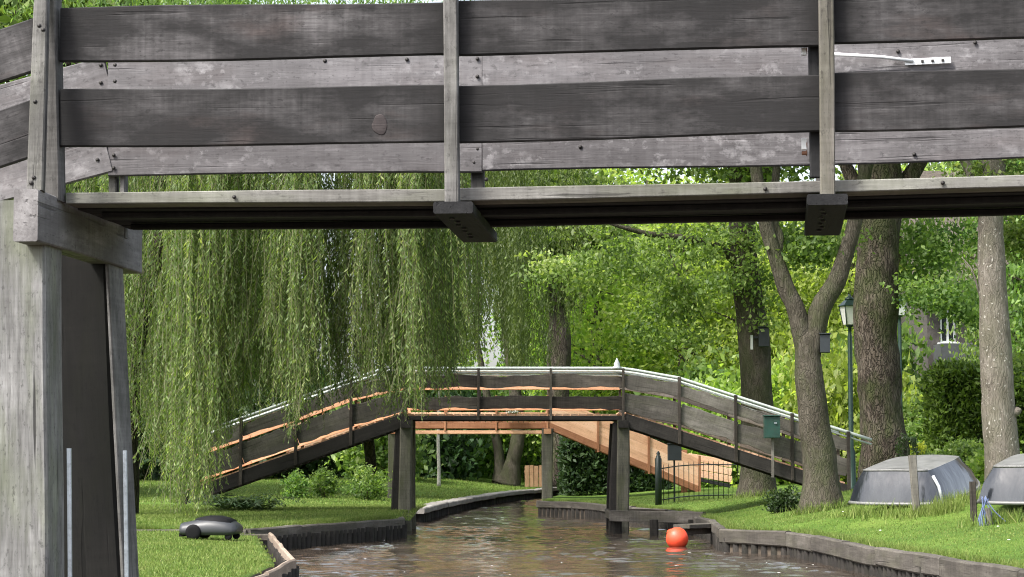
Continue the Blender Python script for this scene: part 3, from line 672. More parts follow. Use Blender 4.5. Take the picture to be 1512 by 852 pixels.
for (x, D, h, k, sx) in sorted([(600, 84, 8, 1, .8), (372, 90, 12, 3, .8), (330, 82, 12, 1, 1.0), (200, 86, 14, 3, 1.1), (60, 80, 13, 1, 1.0), (-60, 90, 14, 3, 1.1),
                         (630, 98, 13, 0, .6), (808, 92, 9, 1, .6), (830, 100, 16, 2, .62), (880, 88, 12, 0, 1.1), (955, 96, 15, 2, 1.0), (1010, 84, 12, 0, 1.15), (1070, 92, 14, 2, 1.0),
                         (1130, 82, 10.5, 0, 1.1), (1200, 92, 11, 2, 1.1), (1262, 80, 12, 0, 1.0), (1330, 96, 15, 3, 1.0), (1395, 104, 16, 1, 1.0), (1470, 92, 15, 0, 1.0), (1550, 84, 14, 3, 1.0), (1630, 92, 15, 1, 1.0), (1505, 64, 12, 1, .62), (1590, 62, 13, 3, .7),
                         (-30, 58, 20, 1, 1.0), (110, 62, 21, 3, 1.0), (880, 128, 14, 3, 1.0), (900, 120, 19, 1, 1.2), (1100, 120, 13, 3, 1.3), (1290, 122, 13, 1, 1.3), (1480, 122, 19, 3, 1.2), (260, 120, 18, 3, 1.2), (60, 118, 18, 1, 1.2)]):
    bg_tree(X(x, D), D, h, k, sx)
# shrubs of the undergrowth under those trees
SH = [crown_mesh('foliage', m, 5200, 1.5, 1.3, 1.15, 60, .5, .17, 70 + k, hollow=.5, droop=.2) for k, m in enumerate((M_LMID, M_LDARK, M_LBRIGHT))]
def stems(k, h=1.4, n=6, mat=M_TWIG):
    rs = random.Random(k); L = []
    for q in range(n):
        a = rs.uniform(0, 6.28); L.append(crv([(0, 0, -1.2), (.2 * math.cos(a), .2 * math.sin(a), -.5), (.7 * math.cos(a), .7 * math.sin(a), .5)], [.03, .02, .008], 3))
    return mesh('stems', *limbs_geo(L, 5, 0, k), mat, True)
STEM = stems(3)
LB_SH = ['mid green shrub in the undergrowth under the backdrop trees', 'dark green shrub in the undergrowth under the backdrop trees', 'pale green shrub in the undergrowth under the backdrop trees']
def shrub(x, D, s, kind, label=None, group=None, sz=1.0, z0=None):
    z0 = .45 if z0 is None else z0
    t = thing('shrub', (x, D, z0), label or '%s undergrowth shrub under the backdrop trees, %s of these from the left' % (('mid green', 'dark green', 'pale green')[kind], ordinal(('s', kind))), 'shrub', group or 'undergrowth shrubs')
    M = Matrix.Translation((x, D, z0 + 1.05 * s * sz)) @ Matrix.Rotation(random.uniform(0, 6.28), 4, 'Z') @ Matrix.Diagonal((s, s, s * sz, 1))
    put(bpy.data.objects.new('stems', STEM), t, M); put(bpy.data.objects.new('foliage', SH[kind]), t, M)
for (x, D, s, k, sz) in sorted([(500, 80, 1.5, 1, 1.2), (560, 76, 1.3, 0, 1.1), (622, 82, 1.5, 1, 1.3), (668, 88, 1.5, 0, 1.3), (712, 92, 1.5, 1, 1.2), (735, 90, 1.3, 0, 1.3), (430, 82, 1.5, 0, 1.2), (360, 78, 1.5, 1, 1.1), (280, 80, 1.6, 0, 1.2), (220, 76, 1.5, 1, 1.1), (150, 80, 1.6, 0, 1.1),
                     (790, 98, 1.6, 1, 1.3), (1040, 76, 1.5, 0, 1.2), (1090, 72, 1.4, 2, 1.2), (1150, 70, 1.4, 2, 1.3), (1215, 72, 1.5, 2, 1.5), (1255, 66, 1.3, 2, 1.5), (1345, 64, 1.0, 0, 1.1), (1290, 70, 1.4, 0, 1.6), (1400, 62, 1.0, 0, .9), (1500, 60, 1.2, 0, 1.0), (1450, 58, .9, 0, 1.2), (970, 86, 1.6, 2, 1.3)]):
    shrub(X(x, D), D, s, k, sz=sz)

# the weeping willow by the near lawn
def willow():
    bx, bD = X(182, 38.5), 38.5
    t = thing('weeping_willow', (bx, bD, .33), 'large weeping willow trailing long leafy strands over the left lawn', 'tree')
    L = [crv([(bx - .05, bD, .2), (X(184, bD), bD, 1.6), at(190, 560, bD), at(212, 440, bD), at(242, 345, bD), at(262, 240, bD - .3), at(300, 120, bD - .8), at(360, 40, bD - 1)], [.34, .25, .20, .18, .17, .16, .14, .10])]
    hub = at(252, 280, bD)
    tips = [(330, 60, 36), (420, 70, 35.5), (520, 60, 35), (620, 70, 36), (690, 110, 37.5), (230, 40, 37), (120, 60, 38), (40, 90, 38), (470, 110, 38.5), (580, 120, 39.5), (300, 150, 40.5), (180, 160, 36)]
    for (x, y, D) in tips:
        e = at(x, y, D); m = hub.lerp(e, .5) + Vector((0, 0, .9)); L.append(crv([hub + Vector((0, 0, random.uniform(-.5, 1.2))), m, e, e + (e - m) * .25 - Vector((0, 0, .35))], [.13, .08, .045, .015], 5))
    obj('trunk', *limbs_geo(L, 12, .14, 5), M_BARKW, t, Matrix(), True)
    prof_x = [60, 170, 200, 240, 268, 285, 302, 318, 345, 372, 395, 430, 455, 480, 505, 525, 548, 575, 605, 632, 655, 690, 720]
    prof_y = [660, 690, 700, 690, 745, 755, 740, 660, 650, 610, 600, 640, 635, 600, 585, 560, 605, 615, 612, 600, 590, 560, 540]
    bunches = []; rs = np.random.default_rng(21)
    V, AX, RN, LL = [], [], [], []; twig_v, twig_f = [], []
    def strand(x0, y0, z0, z1, sway, tone, L0):
        n = int((z0 - z1) / .034)
        if n < 6: return
        s = np.linspace(0, 1, n); ph = rs.uniform(0, 6.28); ph2 = rs.uniform(0, 6.28)
        px_ = x0 + sway[0] * s ** 1.5 + .045 * np.sin(s * 7 + ph) * s; py_ = y0 + sway[1] * s ** 1.5 + .045 * np.sin(s * 6 + ph2) * s; pz = z0 - (z0 - z1) * s
        side = rs.uniform(0, 6.28, n); open_ = rs.uniform(.3, 1.15, n)
        ax = np.stack([np.cos(side) * open_, np.sin(side) * open_, -np.ones(n)], -1); ax /= np.linalg.norm(ax, axis=1, keepdims=True)
        ll = L0 * rs.uniform(.7, 1.25, n) * (1 - .35 * s ** 4)
        V.append(np.stack([px_, py_, pz], -1) + ax * ll[:, None] * .5); AX.append(ax); LL.append(ll)
        RN.append(np.clip(rs.random(n) * .6 + .18 + tone + .12 * s, 0, 1))
        k = max(3, n // 22); ii = np.linspace(0, n - 1, k).astype(int); b = len(twig_v); w = .003
        for q, i in enumerate(ii):
            for (dx, dy) in ((-w, 0), (w, -w), (0, w)): twig_v.append((px_[i] + dx, py_[i] + dy, pz[i]))
            if q:
                for j in range(3): a = b + (q - 1) * 3 + j; c = b + (q - 1) * 3 + (j + 1) % 3; twig_f.append((a, c, c + 3, a + 3))
    DR = [(178, 9, 36.2, 55, .05, 9), (196, 9, 36.6, 35, .0, 9), (205, 12, 39.8, 40, -.10, 14), (232, 12, 39.9, 50, -.15, 12), (262, 14, 36.5, -12, .12, 24), (285, 16, 35.2, -8, .02, 26), (320, 14, 36.4, 15, .16, 20), (352, 15, 38.5, 0, -.16, 16), (385, 16, 36.8, 10, -.05, 20), (420, 16, 35.0, -5, .06, 24),
          (452, 12, 36.6, 0, -.20, 16), (492, 12, 38.2, 35, -.14, 6), (520, 14, 36.8, -10, -.02, 16), (552, 16, 35.6, 5, .08, 24), (590, 14, 35.2, 0, .10, 24), (622, 14, 36.0, 0, .04, 20), (648, 12, 37.6, 8, -.16, 14), (680, 10, 38.6, 20, -.2, 8), (130, 30, 39.5, 20, -.1, 14), (70, 30, 39.5, 20, 0, 10)]
    JOB = [d for d in DR for _ in range(d[5])]
    for k in range(len(JOB)):
        dr = JOB[k]; x = dr[0] + rs.normal(0, dr[1] * 1.45); D = dr[2] + rs.normal(0, .6)
        ye = np.interp(x, prof_x, prof_y) - dr[3] - abs(rs.normal(0, 1)) ** 1.3 * 46 + 10
        zt = rs.uniform(6.2, 8.8); ze = Z(ye, D); xw = X(x, D); tone = dr[4] + rs.normal(0, .12); ns = rs.integers(4, 9)
        if zt - ze > 6: zt = ze + rs.uniform(4.6, 6.4) if rs.random() < .6 else zt
        sw = rs.normal(0, .17, 2)
        for q in range(max(2, ns // 3)):
            strand(xw + rs.normal(0, .10), D + rs.normal(0, .14), zt - rs.uniform(0, .9), ze + abs(rs.normal(0, .40)), sw + rs.normal(0, .06, 2), tone + rs.normal(0, .05), .10)
        for q in range(int(ns * (zt - ze) * .36)):           # side shoots at every height
            z0 = rs.uniform(ze + .5, zt); ln = rs.uniform(.5, 1.7); f_ = (zt - z0) / (zt - ze); an = rs.uniform(0, 6.28); rr = rs.uniform(.06, .34)
            strand(xw + sw[0] * f_ + rs.normal(0, .09), D + sw[1] * f_ + rs.normal(0, .12), z0, max(z0 - ln, ze + rs.uniform(-.05, .3)), (rr * math.cos(an), rr * math.sin(an)), tone + rs.normal(0, .09), .105)
    V_, AX_, LL_, RN_ = map(np.concatenate, (V, AX, LL, RN))
    c = put(bpy.data.objects.new('crown', leaves_mesh('crown', V_, AX_, LL_, LL_ * .24, M_LWIL, RN_, .12)), t, Matrix())
    obj('twigs', twig_v, twig_f, M_TWIG, t, Matrix()); 
    # the top of the crown, leafy arching sprays
    P, ax, l, rnd = grow_crown(26000, 4.3, 3.2, 1.5, 160, .7, .11, 5, hollow=.2, droop=1.4)
    put(bpy.data.objects.new('crown', leaves_mesh('crown', P + np.array([X(400, 37), 37.2, 8.7]), ax, l, l * .22, M_LWIL, rnd, .12)), t, Matrix())
    print('willow leaves', len(V_))
willow()
def willow2():                          # thinner olive willow further back over the middle span
    D0 = 52; bx = X(655, 56); t = thing('weeping_willow', (bx - 4, 56, .4), 'thin olive willow hanging behind the weathered bridge middle span', 'tree')
    b = Vector((X(552, 62), 62, .45)); top = Vector((X(560, 57), 57, 9.5))
    L = [crv([b, b.lerp(top, .4) + Vector((-.3, 0, 0)), top, top + Vector((1.5, 0, .8))], [.17, .14, .11, .06])]
    for k in range(7):
        e = at(random.uniform(600, 850), random.uniform(60, 170), random.uniform(50, 56)); L.append(crv([top - Vector((0, 0, random.uniform(0, 2.5))), top.lerp(e, .5) + Vector((0, 0, 1)), e], [.1, .06, .02], 4))
    obj('trunk', *limbs_geo(L, 10, .12, 8), M_BARKW, t, Matrix(), True)
    rs = np.random.default_rng(4); V, AX, LL, RN = [], [], [], []
    px_ = [560, 640, 700, 722, 742, 760, 800, 850, 870]; py_ = [600, 565, 540, 470, 560, 585, 585, 520, 470]
    for k in range(150):
        x = rs.choice([rs.uniform(600, 712), rs.uniform(745, 775), rs.uniform(560, 870), rs.uniform(715, 745)], p=[.5, .22, .2, .08]); D = rs.uniform(48, 57)
        zt = rs.uniform(8, 11.5); ze = Z(np.interp(x, px_, py_) - abs(rs.normal(0, 45)), D); tone = rs.normal(0, .15)
        for q in range(rs.integers(3, 7)):
            z1 = ze + abs(rs.normal(0, .4)); n = int((zt - z1) / .038)
            if n < 8: continue
            s = np.linspace(0, 1, n); side = rs.uniform(0, 6.28, n); op = rs.uniform(.25, .8, n)
            ax = np.stack([np.cos(side) * op, np.sin(side) * op, -np.ones(n)], -1); ax /= np.linalg.norm(ax, axis=1, keepdims=True)
            c = np.stack([X(x, D) + rs.normal(0, .12) + .05 * np.sin(s * 7 + q), np.full(n, D + rs.normal(0, .15)), zt - (zt - z1) * s], -1)
            l = .11 * rs.uniform(.7, 1.25, n); V.append(c + ax * l[:, None] * .5); AX.append(ax); LL.append(l); RN.append(np.clip(rs.random(n) * .6 + .2 + tone, 0, 1))
    V, AX, LL, RN = map(np.concatenate, (V, AX, LL, RN))
    put(bpy.data.objects.new('crown', leaves_mesh('crown', V, AX, LL, LL * .22, M_LWIL2, RN, .12)), t, Matrix())
willow2()

# the trees standing on the right lawn
def sprays(pts, n_each, r, L, seed, flat=.5):
    rs = np.random.default_rng(seed); P, A, T = [], [], []
    for p in pts:
        q = rs.normal(size=(n_each, 3)) * np.array([r, r, r * flat]); P.append(np.array(p) + q); a = rs.normal(size=(n_each, 3)); a[:, 2] -= .7; A.append(a); T.append(np.clip(rs.random(n_each) * .7 + .15 + rs.normal(0, .15), 0, 1))
    P, A, T = map(np.concatenate, (P, A, T)); return P, A, L * rs.uniform(.7, 1.35, len(P)), T
def lawn_tree(label, limbs, mat, leaf, sprig_px, crowns, seed, n=16, nz=.1, L=.13, extra=None, name='lawn_tree'):
    base = limbs[0][0][0]; t = thing(name, base, label, 'tree', 'trees on the right lawn')
    tr = obj('trunk', *[([p for p in g]) for g in limbs_geo(limbs, n, nz, seed, 1.6)], mat, t, Matrix(), True)
    P, A, l, T = [], [], [], []
    if sprig_px:
        a = sprays([at(x, y, D) for (x, y, D) in sprig_px], 190, .27, L * .8, seed); P.append(a[0]); A.append(a[1]); l.append(a[2]); T.append(a[3])
    for (c, rx, ry, rz, nl, ncl) in crowns:
        a = grow_crown(nl, rx, ry, rz, ncl, .75, L * 1.15, seed + 3, hollow=.3); P.append(a[0] + np.array(c)); A.append(a[1]); l.append(a[2]); T.append(a[3])
    P, A, l, T = map(np.concatenate, (P, A, l, T))
    put(bpy.data.objects.new('crown', leaves_mesh('crown', P, A, l, l * .6, leaf, T)), t, Matrix()); return t, tr
def zg(x, y): return float(z_right(np.array(x), np.array(y)))
def trunk_px(pts, D, z0, widths, n=5):     # centre line through pixels, widths in photo pixels
    P = [at(x, y, D) for (x, y) in pts]; P[0].z = z0; return crv(P, [w / 2 * D / FPX for w in widths], n)
rsx = random.Random(3)
D = 48.5
t1, _ = lawn_tree('dark forked-bark tree rising behind the weathered ramp with white mark', [trunk_px([(1116, 730), (1118, 690), (1118, 600), (1113, 500), (1100, 400), (1096, 320), (1094, 180), (1100, 20)], D, zg(X(1116, D), D) - .1, [70, 50, 47, 46, 42, 38, 34, 26]),
     crv([at(1098, 395, D), at(1060, 365, D - .3), at(1010, 352, D - .8), at(955, 345, D - 1.2), at(900, 330, D - 1.5)], [.13, .10, .085, .06, .03]),
     crv([at(1100, 300, D), at(1150, 230, D), at(1230, 150, D + .5)], [.14, .1, .05]), crv([at(1096, 260, D), at(1030, 190, D), at(930, 120, D - .5)], [.14, .1, .04]),
     crv([at(985, 352, D - 1), at(995, 390, D - 1.1), at(1020, 440, D - 1.1), at(1045, 480, D - 1.2)], [.03, .02, .014, .006]), crv([at(1010, 352, D - .8), at(1005, 400, D - .9), at(980, 470, D - 1)], [.022, .014, .006])],
     M_BARKM, M_LMID, [(rsx.uniform(800, 1090), rsx.uniform(335, 420), D - 1 + rsx.uniform(-1, 1)) for _ in range(26)] + [(1105, 390, D - .5), (1095, 420, D - .5), (1120, 355, D - .5), (1090, 350, D - .5)] + [(rsx.uniform(940, 1040), rsx.uniform(420, 500), D - 1.1) for _ in range(12)] + [(1128, 440, D - .4), (1125, 480, D - .3), (1135, 410, D)],
     [(at(1080, 100, D), 4.6, 3.2, 2.6, 24000, 170)], 100)
D = 37.5
t2, _ = lawn_tree('forked grey-brown tree in front of the weathered ramp end', [trunk_px([(1213, 740), (1212, 700), (1202, 620), (1194, 550), (1191, 500), (1191, 482)], D, zg(X(1213, D), D) - .08, [76, 52, 45, 41, 34, 8]),
     crv([at(1193, 545, D), at(1178, 465, D), at(1160, 425, D), at(1146, 380, D), at(1128, 320, D), at(1110, 200, D), at(1100, 60, D)], [.17, .165, .15, .13, .12, .10, .06]),
     crv([at(1193, 545, D), at(1210, 460, D), at(1235, 415, D), at(1252, 365, D), at(1266, 310, D), at(1290, 200, D), at(1330, 60, D)], [.18, .185, .165, .14, .125, .10, .05]),
     crv([at(1146, 385, D), at(1150, 350, D + .1), at(1142, 320, D + .2), at(1150, 220, D + .4), at(1170, 80, D + .5)], [.09, .085, .08, .07, .04])],
     M_BARKM, M_LMID, [(rsx.uniform(1150, 1240), rsx.uniform(335, 395), D + rsx.uniform(.2, 1)) for _ in range(12)], [(at(1200, 30, D), 3.4, 2.6, 1.7, 16000, 120)], 110)
D = 44.0
t3, _ = lawn_tree('stout mossy furrowed tree behind the upturned boat', [trunk_px([(1307, 735), (1306, 690), (1302, 620), (1296, 540), (1294, 450), (1294, 380), (1298, 310), (1300, 180), (1310, 20)], D, zg(X(1307, D), D) - .1, [100, 74, 67, 64, 66, 60, 70, 58, 44]),
     crv([at(1300, 330, D), at(1326, 290, D), at(1370, 220, D), at(1440, 120, D)], [.26, .2, .14, .05]), crv([at(1296, 330, D), at(1268, 285, D), at(1220, 180, D)], [.24, .16, .07])],
     M_BARKD, M_LMID, [(rsx.uniform(1335, 1450), rsx.uniform(330, 470), D + rsx.uniform(-1, 2)) for _ in range(24)] + [(rsx.uniform(1350, 1440), rsx.uniform(380, 440), D + rsx.uniform(-1, 1)) for _ in range(8)], [(at(1330, 40, D), 4.4, 3, 2.2, 22000, 160)], 120, nz=.16)
D = 36.0
t4, _ = lawn_tree('pale spotted grey tree beside the cropped boat', [trunk_px([(1484, 730), (1482, 690), (1474, 600), (1470, 520), (1465, 420), (1463, 330), (1468, 220), (1480, 30)], D, zg(X(1484, D), D) - .08, [66, 54, 50, 46, 43, 39, 37, 30]),
     crv([at(1482, 615, D), at(1500, 608, D - .1), at(1504, 603, D - .1)], [.11, .075, .05]), crv([at(1463, 330, D), at(1430, 250, D), at(1370, 130, D)], [.10, .08, .03]), crv([at(1462, 470, D), at(1448, 440, D), at(1436, 400, D - .1), at(1420, 380, D)], [.05, .02, .012, .008])],
     M_BARKL, M_LMID, [(rsx.uniform(1440, 1512), rsx.uniform(240, 300), D) for _ in range(5)] + [(1505, rsx.uniform(330, 560), D + 1.5) for _ in range(7)], [(at(1480, 0, D), 3.6, 2.6, 1.8, 16000, 120)], 130)
D = 82
t5, _ = lawn_tree('thick twin-trunked tree by the far canal bend', [trunk_px([(748, 712), (758, 680), (765, 640), (762, 590), (750, 500), (740, 350)], D, .4, [46, 22, 20, 19, 17, 12]), trunk_px([(742, 712), (738, 690), (735, 660), (722, 600), (700, 480)], D, .4, [34, 18, 14, 12, 8])],
     M_BARKM, M_LMID, [], [(at(748, 300, D), 3.4, 3, 2.4, 8000, 90)], 140, n=10, L=.2, name='leafy_tree')
del t5['group']
D = 76
t6, _ = lawn_tree('bare-stemmed tree behind the handrail of the middle span', [trunk_px([(822, 720), (823, 640), (824, 560), (826, 500), (820, 440), (818, 330)], D, .4, [38, 34, 34, 36, 26, 18])], M_BARKD, M_LMID,
     [(rsx.uniform(780, 860), rsx.uniform(340, 480), D) for _ in range(14)], [(at(815, 330, D), 3, 2.6, 2.4, 9000, 90)], 150, n=10, L=.2, name='leafy_tree'); del t6['group']
D = 70
tb, _ = lawn_tree('thin pale birch sapling on the far lawn', [trunk_px([(648, 718), (648, 690), (647, 650), (648, 600), (650, 520)], D, .5, [6, 5, 4.5, 4, 2])], M_BIRCH, M_LBRIGHT, [(648, 560, D), (640, 530, D), (655, 500, D)], [(at(650, 500, D), .9, .9, 1.5, 1500, 30)], 160, n=8, L=.14, name='birch_tree'); del tb['group']

# ------------------------------------------------------------ hedges, bushes, ferns
def hedge_block(label, x0, x1, y0, y1, z0, z1, mat, n, L, name='clipped_hedge', cat='hedge', topmat=None, rough=.08):
    rs = np.random.default_rng(int(n)); h = thing(name, ((x0 + x1) / 2, (y0 + y1) / 2, z0), label, cat)
    A = [(x1 - x0) * (z1 - z0), (y1 - y0) * (z1 - z0), (y1 - y0) * (z1 - z0), (x1 - x0) * (y1 - y0)]; idx = rs.choice(4, n, p=np.array(A) / sum(A))
    u, w = rs.random(n), rs.random(n); P = np.empty((n, 3)); N = np.empty((n, 3))
    for k, (fx, nn) in enumerate((((0, 1), (0, -1, 0)), ((2, 1), (-1, 0, 0)), ((3, 1), (1, 0, 0)), ((4, 1), (0, 0, 1)))):
        m = idx == k; N[m] = nn
        if k == 0: P[m] = np.stack([x0 + (x1 - x0) * u[m], np.full(m.sum(), y0), z0 + (z1 - z0) * w[m]], -1)
        if k == 1: P[m] = np.stack([np.full(m.sum(), x0), y0 + (y1 - y0) * u[m], z0 + (z1 - z0) * w[m]], -1)
        if k == 2: P[m] = np.stack([np.full(m.sum(), x1), y0 + (y1 - y0) * u[m], z0 + (z1 - z0) * w[m]], -1)
        if k == 3: P[m] = np.stack([x0 + (x1 - x0) * u[m], y0 + (y1 - y0) * w[m], np.full(m.sum(), z1)], -1)
    bump = np.array([mnoise.noise(Vector(p) * 2.2) for p in P]) * .12
    P += N * (bump + rs.normal(0, rough, n))[:, None]; ax = N * .9 + rs.normal(size=(n, 3)) * .8; ax[:, 2] += .5
    ll = L * rs.uniform(.6, 1.4, n)
    put(bpy.data.objects.new('foliage', leaves_mesh('foliage', P, ax, ll, ll * .4, mat, rs.random(n))), h, Matrix())
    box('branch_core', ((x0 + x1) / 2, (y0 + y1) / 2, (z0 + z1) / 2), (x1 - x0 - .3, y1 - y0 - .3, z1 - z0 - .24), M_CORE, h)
    return h
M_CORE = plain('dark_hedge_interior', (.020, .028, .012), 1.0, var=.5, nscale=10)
hedge_block('tall clipped conifer hedge behind the upturned boats', X(1388, 47), X(1600, 47), 47, 48.2, .4, Z(545, 47), M_LCON, 26000, .13)
hedge_block('dark dense hedge under the ramp of the new bridge', X(838, 64), X(985, 64), 64, 66, .3, Z(640, 64), M_LDARK, 15000, .17)
hedge_block('small square dark hedge clump beside the stout mossy tree', X(1334, 43), X(1354, 43), 43, 43.4, .5, Z(646, 43), M_LDARK, 1200, .07, rough=.03)
def bush(label, x, D, rx, rz, mat, n, L, z0, seed, group=None, name='bush', ncl=40):
    b = thing(name, (x, D, z0), label, 'bush', group); P, ax, l, rn = grow_crown(n, rx, rx * .8, rz, ncl, rx * .36, L, seed, hollow=.6, droop=-.1)
    P[:, 2] += rz * .9 + z0; P[:, 0] += x; P[:, 1] += D; P[:, 2] = np.maximum(P[:, 2], z0)
    put(bpy.data.objects.new('foliage', leaves_mesh('foliage', P, ax, l, l * .5, mat, rn)), b, Matrix())
    obj('stems', *limbs_geo([([Vector((x, D, z0 - .05)), Vector((x + rx * .5 * math.cos(a), D + rx * .4 * math.sin(a), z0 + rz))], [.015, .006]) for a in (0, 1.3, 2.6, 3.9, 5.2)], 5, 0), M_TWIG, b, Matrix(), True)
    return b
bush('rounded light green bush between the hedge and the boats', X(1420, 43), 43, .62, .52, M_LMID, 5000, .09, .75, 1)
bush('yellow-green low bush beside the conifer hedge', X(1352, 45.5), 45.5, .25, .55, M_LYEL, 900, .09, .75, 2)
bush('loose pale green bush behind the first upturned boat', X(1470, 40), 40, .5, .4, M_LBRIGHT, 2500, .10, .75, 3)
for i, (x, D, r, z, lab) in enumerate(((439, 57, .36, .36, 'small dark round bush nearest the ramp on the far lawn'), (478, 58, .34, .42, 'small round bush in the middle of the far lawn row'), (540, 57, .52, .42, 'wide leafy bush at the pier end of the far lawn row'))):
    bush(lab, X(x, D), D, r, z, M_LMID, 1400, .09, .32, 10 + i, 'small bushes on the far lawn')
def fern(label, x, D, z0, n, seed, s=1.0):
    rs = random.Random(seed); v, f = [], []
    for k in range(n):
        a = rs.uniform(0, 6.28); L = s * rs.uniform(.35, .6); c = Vector((x + rs.uniform(-.1, .1), D + rs.uniform(-.1, .1), z0))
        pr = [c + Vector((math.cos(a) * L * t, math.sin(a) * L * t, L * (1.3 * t - 1.05 * t * t))) for t in np.linspace(0, 1, 9)]
        sd = Vector((-math.sin(a), math.cos(a), 0))
        for i in range(8):
            w = .10 * s * math.sin(math.pi * (i + .7) / 9.2) + .008
            for q in (-1, 1):
                b = len(v); v += [pr[i], pr[i].lerp(pr[i + 1], .55), pr[i].lerp(pr[i + 1], .9) + sd * q * w - Vector((0, 0, .02))]; f.append((b, b + 1, b + 2))
    t = thing('fern', (x, D, z0), label, 'fern', 'ferns under the weathered ramp'); obj('fronds', v, f, M_LFERN, t, Matrix())
for i, (x, D, lab) in enumerate(((333, 41.2, 'fern nearest the ramp foot'), (362, 41.4, 'pale fern in the middle of the clump under the ramp'), (388, 41.3, 'pale drooping fern at the pier end of the clump under the ramp'), (348, 41.8, 'rear fern in the clump under the ramp'))):
    fern(lab, X(x, D), D, .36, 30, 30 + i, 1.35 if i != 3 else 1.6)
bush('dark ivy bush at the foot of the forked tree', X(1160, 39), 39, .32, .2, M_LDARK, 1500, .07, zg(X(1160, 39), 39), 5)

# ------------------------------------------------------------ grass
def blades(label, P, h, seed, w=.006, name='grass'):
    rs = np.random.default_rng(seed); n = len(P); a = rs.uniform(0, 6.28, n); hh = h * rs.uniform(.5, 1.3, n)
    ww = w * rs.uniform(.7, 1.5, n); d = np.stack([np.cos(a) * ww, np.sin(a) * ww, np.zeros(n)], -1)
    tip = P + np.stack([rs.normal(0, .35, n) * hh, rs.normal(0, .35, n) * hh, hh], -1)
    V = np.empty((n, 3, 3)); V[:, 0] = P - d; V[:, 1] = P + d; V[:, 2] = tip
    o = put(bpy.data.objects.new(name, raw_mesh(name, V.reshape(-1, 3), 3, M_BLADE, rs.random(n)))); return tag(o, label, 'grass', None, 'stuff')
def scatter(n, x0, x1, y0, y1, zf, keep, seed, p=1.0):
    rs = np.random.default_rng(seed); x = rs.uniform(x0, x1, n); y = y0 + (y1 - y0) * rs.random(n) ** p; m = keep(x, y); x, y = x[m], y[m]; return np.stack([x, y, zf(x, y) - .004], -1)
HG = .034
blades('short bright blades of the robot mower lawn', scatter(90000, -8, -2.2, 17, 32.6, z_near, lambda x, y: x < ip(NEARL, y) - .24 + .08 * np.sin(y * 5), 1, 1.2), HG, 1)
blades('short blades of the lawn strip by the weathered pier', scatter(60000, -9, -1.8, 34, MIDEND, z_mid, lambda x, y: y > ipx(MIDW, x) + .1, 2), HG * 1.3, 2)
blades('short blades of the sloping boat lawn', scatter(170000, 1, 12, 18, 56, z_right, lambda x, y: (x > ip(RFULL, y) + .1) & (x < ip(RFULL, y) + 7), 3), HG * .8, 3)
blades('short blades of the far lawn', scatter(60000, -14, 2, 51, 84, z_far, lambda x, y: x < ip(LBANK, y) - .12, 4), HG * 1.6, 4, .010)
# ragged longer grass along the edges
def edge_pts(path, side, n, seed, inset=(.07, .22), zf=None):
    rs = np.random.default_rng(seed); out = []
    seg = [(a, b, (b - a).length) for a, b in zip(path[:-1], path[1:])]; tot = sum(s[2] for s in seg)
    for a, b, l in seg:
        k = int(n * l / tot); t = rs.random(k); d = (b - a).normalized(); nr = Vector((-d.y, d.x, 0)) * side; s = rs.uniform(*inset, k)
        x = a.x + (b.x - a.x) * t + nr.x * s; y = a.y + (b.y - a.y) * t + nr.y * s; out.append(np.stack([x, y, zf(x, y)], -1))
    return np.concatenate(out)
blades('longer ragged grass along the boat lawn edge', edge_pts(RBANK[:9], -1 * -1, 14000, 6, zf=z_right), .10, 6)
blades('longer ragged grass along the weathered pier lawn edge', edge_pts(MIDW[1:], 1, 9000, 7, zf=z_mid), .11, 7)
def tuft(pts, n, r, seed):
    rs = np.random.default_rng(seed); o = []
    for (x, y) in pts:
        px_ = x + rs.normal(0, r, n); py_ = y + rs.normal(0, r * .7, n); o.append(np.stack([px_, py_, z_right(px_, py_)], -1))
    return np.concatenate(o)
blades('tall uncut grass round the boats, posts and tree feet', tuft([(X(1345, 32.3), 32.3), (X(1385, 32.2), 32.2), (X(1400, 32.5), 32.5), (X(1415, 33), 33), (X(1435, 33), 33), (X(1300, 32.6), 32.6), (X(1370, 32.3), 32.3), (X(1270, 33), 33), (X(1460, 29.5), 29.5), (X(1490, 29.3), 29.3), (X(1510, 29.3), 29.3),
       (X(1205, 37.1), 37.1), (X(1225, 37.1), 37.1), (X(1190, 37.3), 37.3), (X(1245, 37.4), 37.4), (X(1100, 48), 48), (X(1135, 48), 48)], 170, .2, 8), .17, 8, .007)
# daisies
def daisies():
    rs = random.Random(5)
    mm = mesh('daisy', *lathe_geo([(.016, 0), (.018, .006), (.006, .009)], 7), M_DAISY, True)
    for i, (x, y) in enumerate(((1314, 770), (1325, 774), (1338, 768), (1381, 758), (1245, 778), (1380, 762), (1474, 800), (1490, 812), (1300, 790), (1333, 772))):
        z = .62; p = G(x, y, z); z = zg(p.x, p.y) + .055; p = G(x, y, z); p.z = zg(p.x, p.y) + .06
        d = tag(put(bpy.data.objects.new('daisy', mm), None, Matrix.Translation(p)), 'tiny white daisy in the sloping boat lawn', 'daisy', 'daisies in the boat lawn')
daisies()

def petals():
    rs = np.random.default_rng(9); V = []
    for k in range(46):
        x = rs.uniform(-2.2, 4.6); y = rs.uniform(23, 40)
        if x > ip(RFULL, y) - .2 or x < -1.7 - .05 * (y - 23): continue
        r = rs.uniform(.012, .04); a = rs.uniform(0, 6.28); c, s_ = math.cos(a), math.sin(a)
        V += [(x + r * c, y + r * s_, .014), (x - r * s_ * .6, y + r * c * .6, .018), (x - r * c, y - r * s_, .013), (x + r * s_ * .6, y - r * c * .6, .017)]
    tag(put(bpy.data.objects.new('floating_petals', raw_mesh('floating_petals', np.array(V), 4, M_DAISY))), 'scattered pale petals floating on the canal', 'petals', None, 'stuff')
petals()

